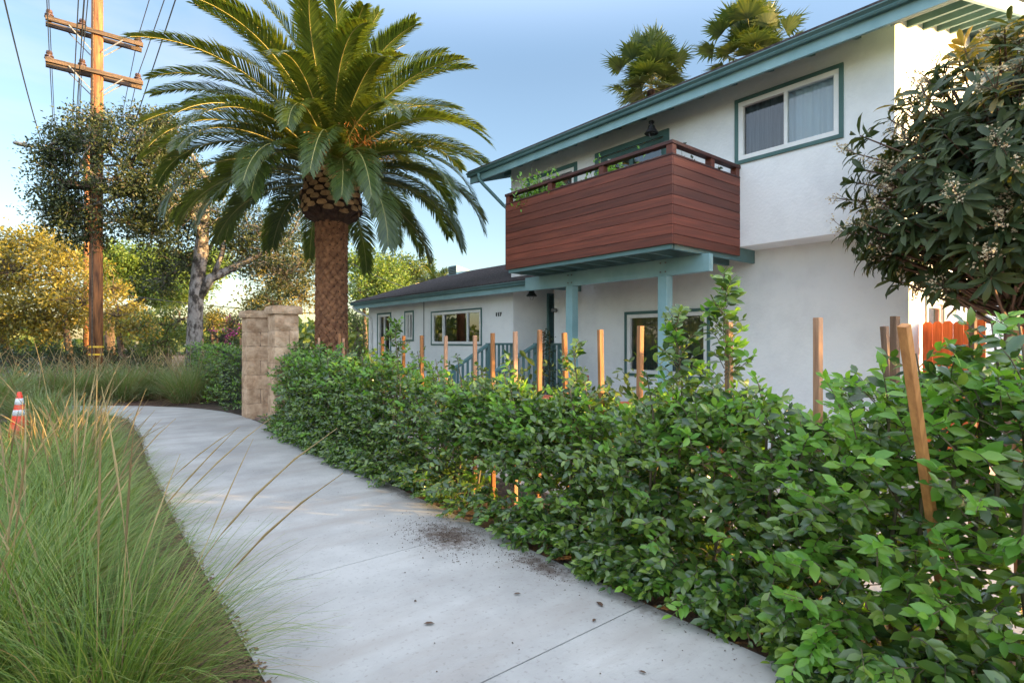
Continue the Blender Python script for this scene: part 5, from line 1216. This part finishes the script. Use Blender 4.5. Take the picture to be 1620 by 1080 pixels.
# short creeping turf and fallen debris between the clumps and the path
r = np.random.default_rng(8); n = 9000
P = np.stack([r.uniform(-1, .66, n), r.uniform(1.2, 13.5, n), np.full(n, -.02)], 1)
P[:, 0] = np.minimum(P[:, 0], np.interp(P[:, 1], [a for a, _ in [(q[0], q[1]) for q in LEFT]], [q[1] for q in LEFT])-.20-np.abs(r.normal(size=n))*.22)
D = rvec(r, n)*.6+np.array((0, 0, .8)); D[:, 2] = np.abs(D[:, 2]); g = G(); BL_V = [(0,.035,0),(0,-.035,0),(.55,-.03,.03),(.55,.03,.03),(1,.005,-.08),(1,-.005,-.08)]; BL_F = [(0,1,2,3),(3,2,5,4)]
scatter(g, BL_V, BL_F, P, D, rvec(r, n), r.uniform(.06, .22, n)); tag(g.build('turf', M['grass']), 'short green grass between the clumps and the footpath', 'grass', kind='stuff')
n = 7500; P = np.stack([np.interp(yy := r.uniform(1, 14, n), [q[0] for q in LEFT], [q[1] for q in LEFT])-np.abs(r.normal(size=n))*.16+.03, yy, r.uniform(-.01, .006, n)], 1)
P[:, 2] = np.where(P[:, 0] > np.interp(P[:, 1], [q[0] for q in LEFT], [q[1] for q in LEFT]), .004, P[:, 2])
g = G(); scatter(g, DIA_V, DIA_F, P, rvec(r, n)*np.array((1,1,.2)), rvec(r, n)*.3+np.array((0,0,1)), r.uniform(.012, .042, n))
tag(g.build('leaf_litter', M['litter']), 'brown dry leaf litter along the grassy edge of the footpath', 'leaf litter', kind='stuff')
n = 1900; yy = r.uniform(.6, 12, n); P = np.stack([np.interp(yy, [q[0] for q in RIGHT], [q[1] for q in RIGHT])+r.normal(size=n)*.10+.05, yy, np.full(n, .004)], 1)
m = 900; q = np.stack([2.33+r.normal(size=m)*.17, 3.62+r.normal(size=m)*.27, np.full(m, .004)], 1); q2 = np.stack([2.48+r.normal(size=300)*.07, 2.8+r.normal(size=300)*.22, np.full(300, .004)], 1)
q3 = np.stack([r.uniform(.8, 2.6, 70), r.uniform(1.5, 12, 70), np.full(70, .004)], 1)
P = np.concatenate([P, q, q2, q3]); P[:, 2] = np.where(P[:, 0] > np.interp(P[:, 1], [z[0] for z in RIGHT], [z[1] for z in RIGHT]), -.028, P[:, 2]); n = len(P)
CH_V = [(-.5,-.4,0),(.5,-.3,0),(.45,.4,0),(-.4,.35,0),(-.1,.05,.45)]; CH_F = [(0,1,4),(1,2,4),(2,3,4),(3,0,4)]
g = G(); scatter(g, CH_V, CH_F, P, rvec(r, n)*np.array((1,1,.05)), np.tile((0,0,1.), (n,1)), r.uniform(.003, .010, n)*np.where(r.random(n) > .995, 2.0, 1))
tag(g.build('soil_crumbs', M['soil']), 'dark crumbs of spilled soil on the footpath beside the hedge', 'soil', kind='stuff')
def fallen(px, py, s_, lab, mt, yaw, grp='leaves fallen on the footpath'):
    d = 875*CAMZ/(py-540); p = at(px, py, d); g = G()
    scatter(g, LEAF_V, LEAF_F, np.array([(p.x, p.y, .008)]), np.array([(math.cos(yaw), math.sin(yaw), .05)]), np.array([(0.1, 0, 1.)]), [s_]); o = g.build('fallen_leaf', M[mt]); recentre(o, (p.x, p.y, .006)); tag(o, lab, 'leaf', grp)
fallen(953, 961, .07, 'reddish dry leaf on the path just above the right end of the expansion joint', 'litter', 1.2)
fallen(824, 940, .045, 'small brown leaf on the path left of the reddish one', 'litter', 2.6)
fallen(938, 985, .04, 'tan leaf scrap lying against the expansion joint', 'litter', .4)
fallen(1023, 1067, .04, 'tan leaf scrap at the bottom of the photo right of the expansion joint', 'litter', 1.9)
fallen(538, 741, .13, 'green leaf sprig on the path near the hedge foot', 'hedge', 2.2)
fallen(670, 988, .06, 'pale dry grass scrap in the middle of the path', 'litter', -.6)
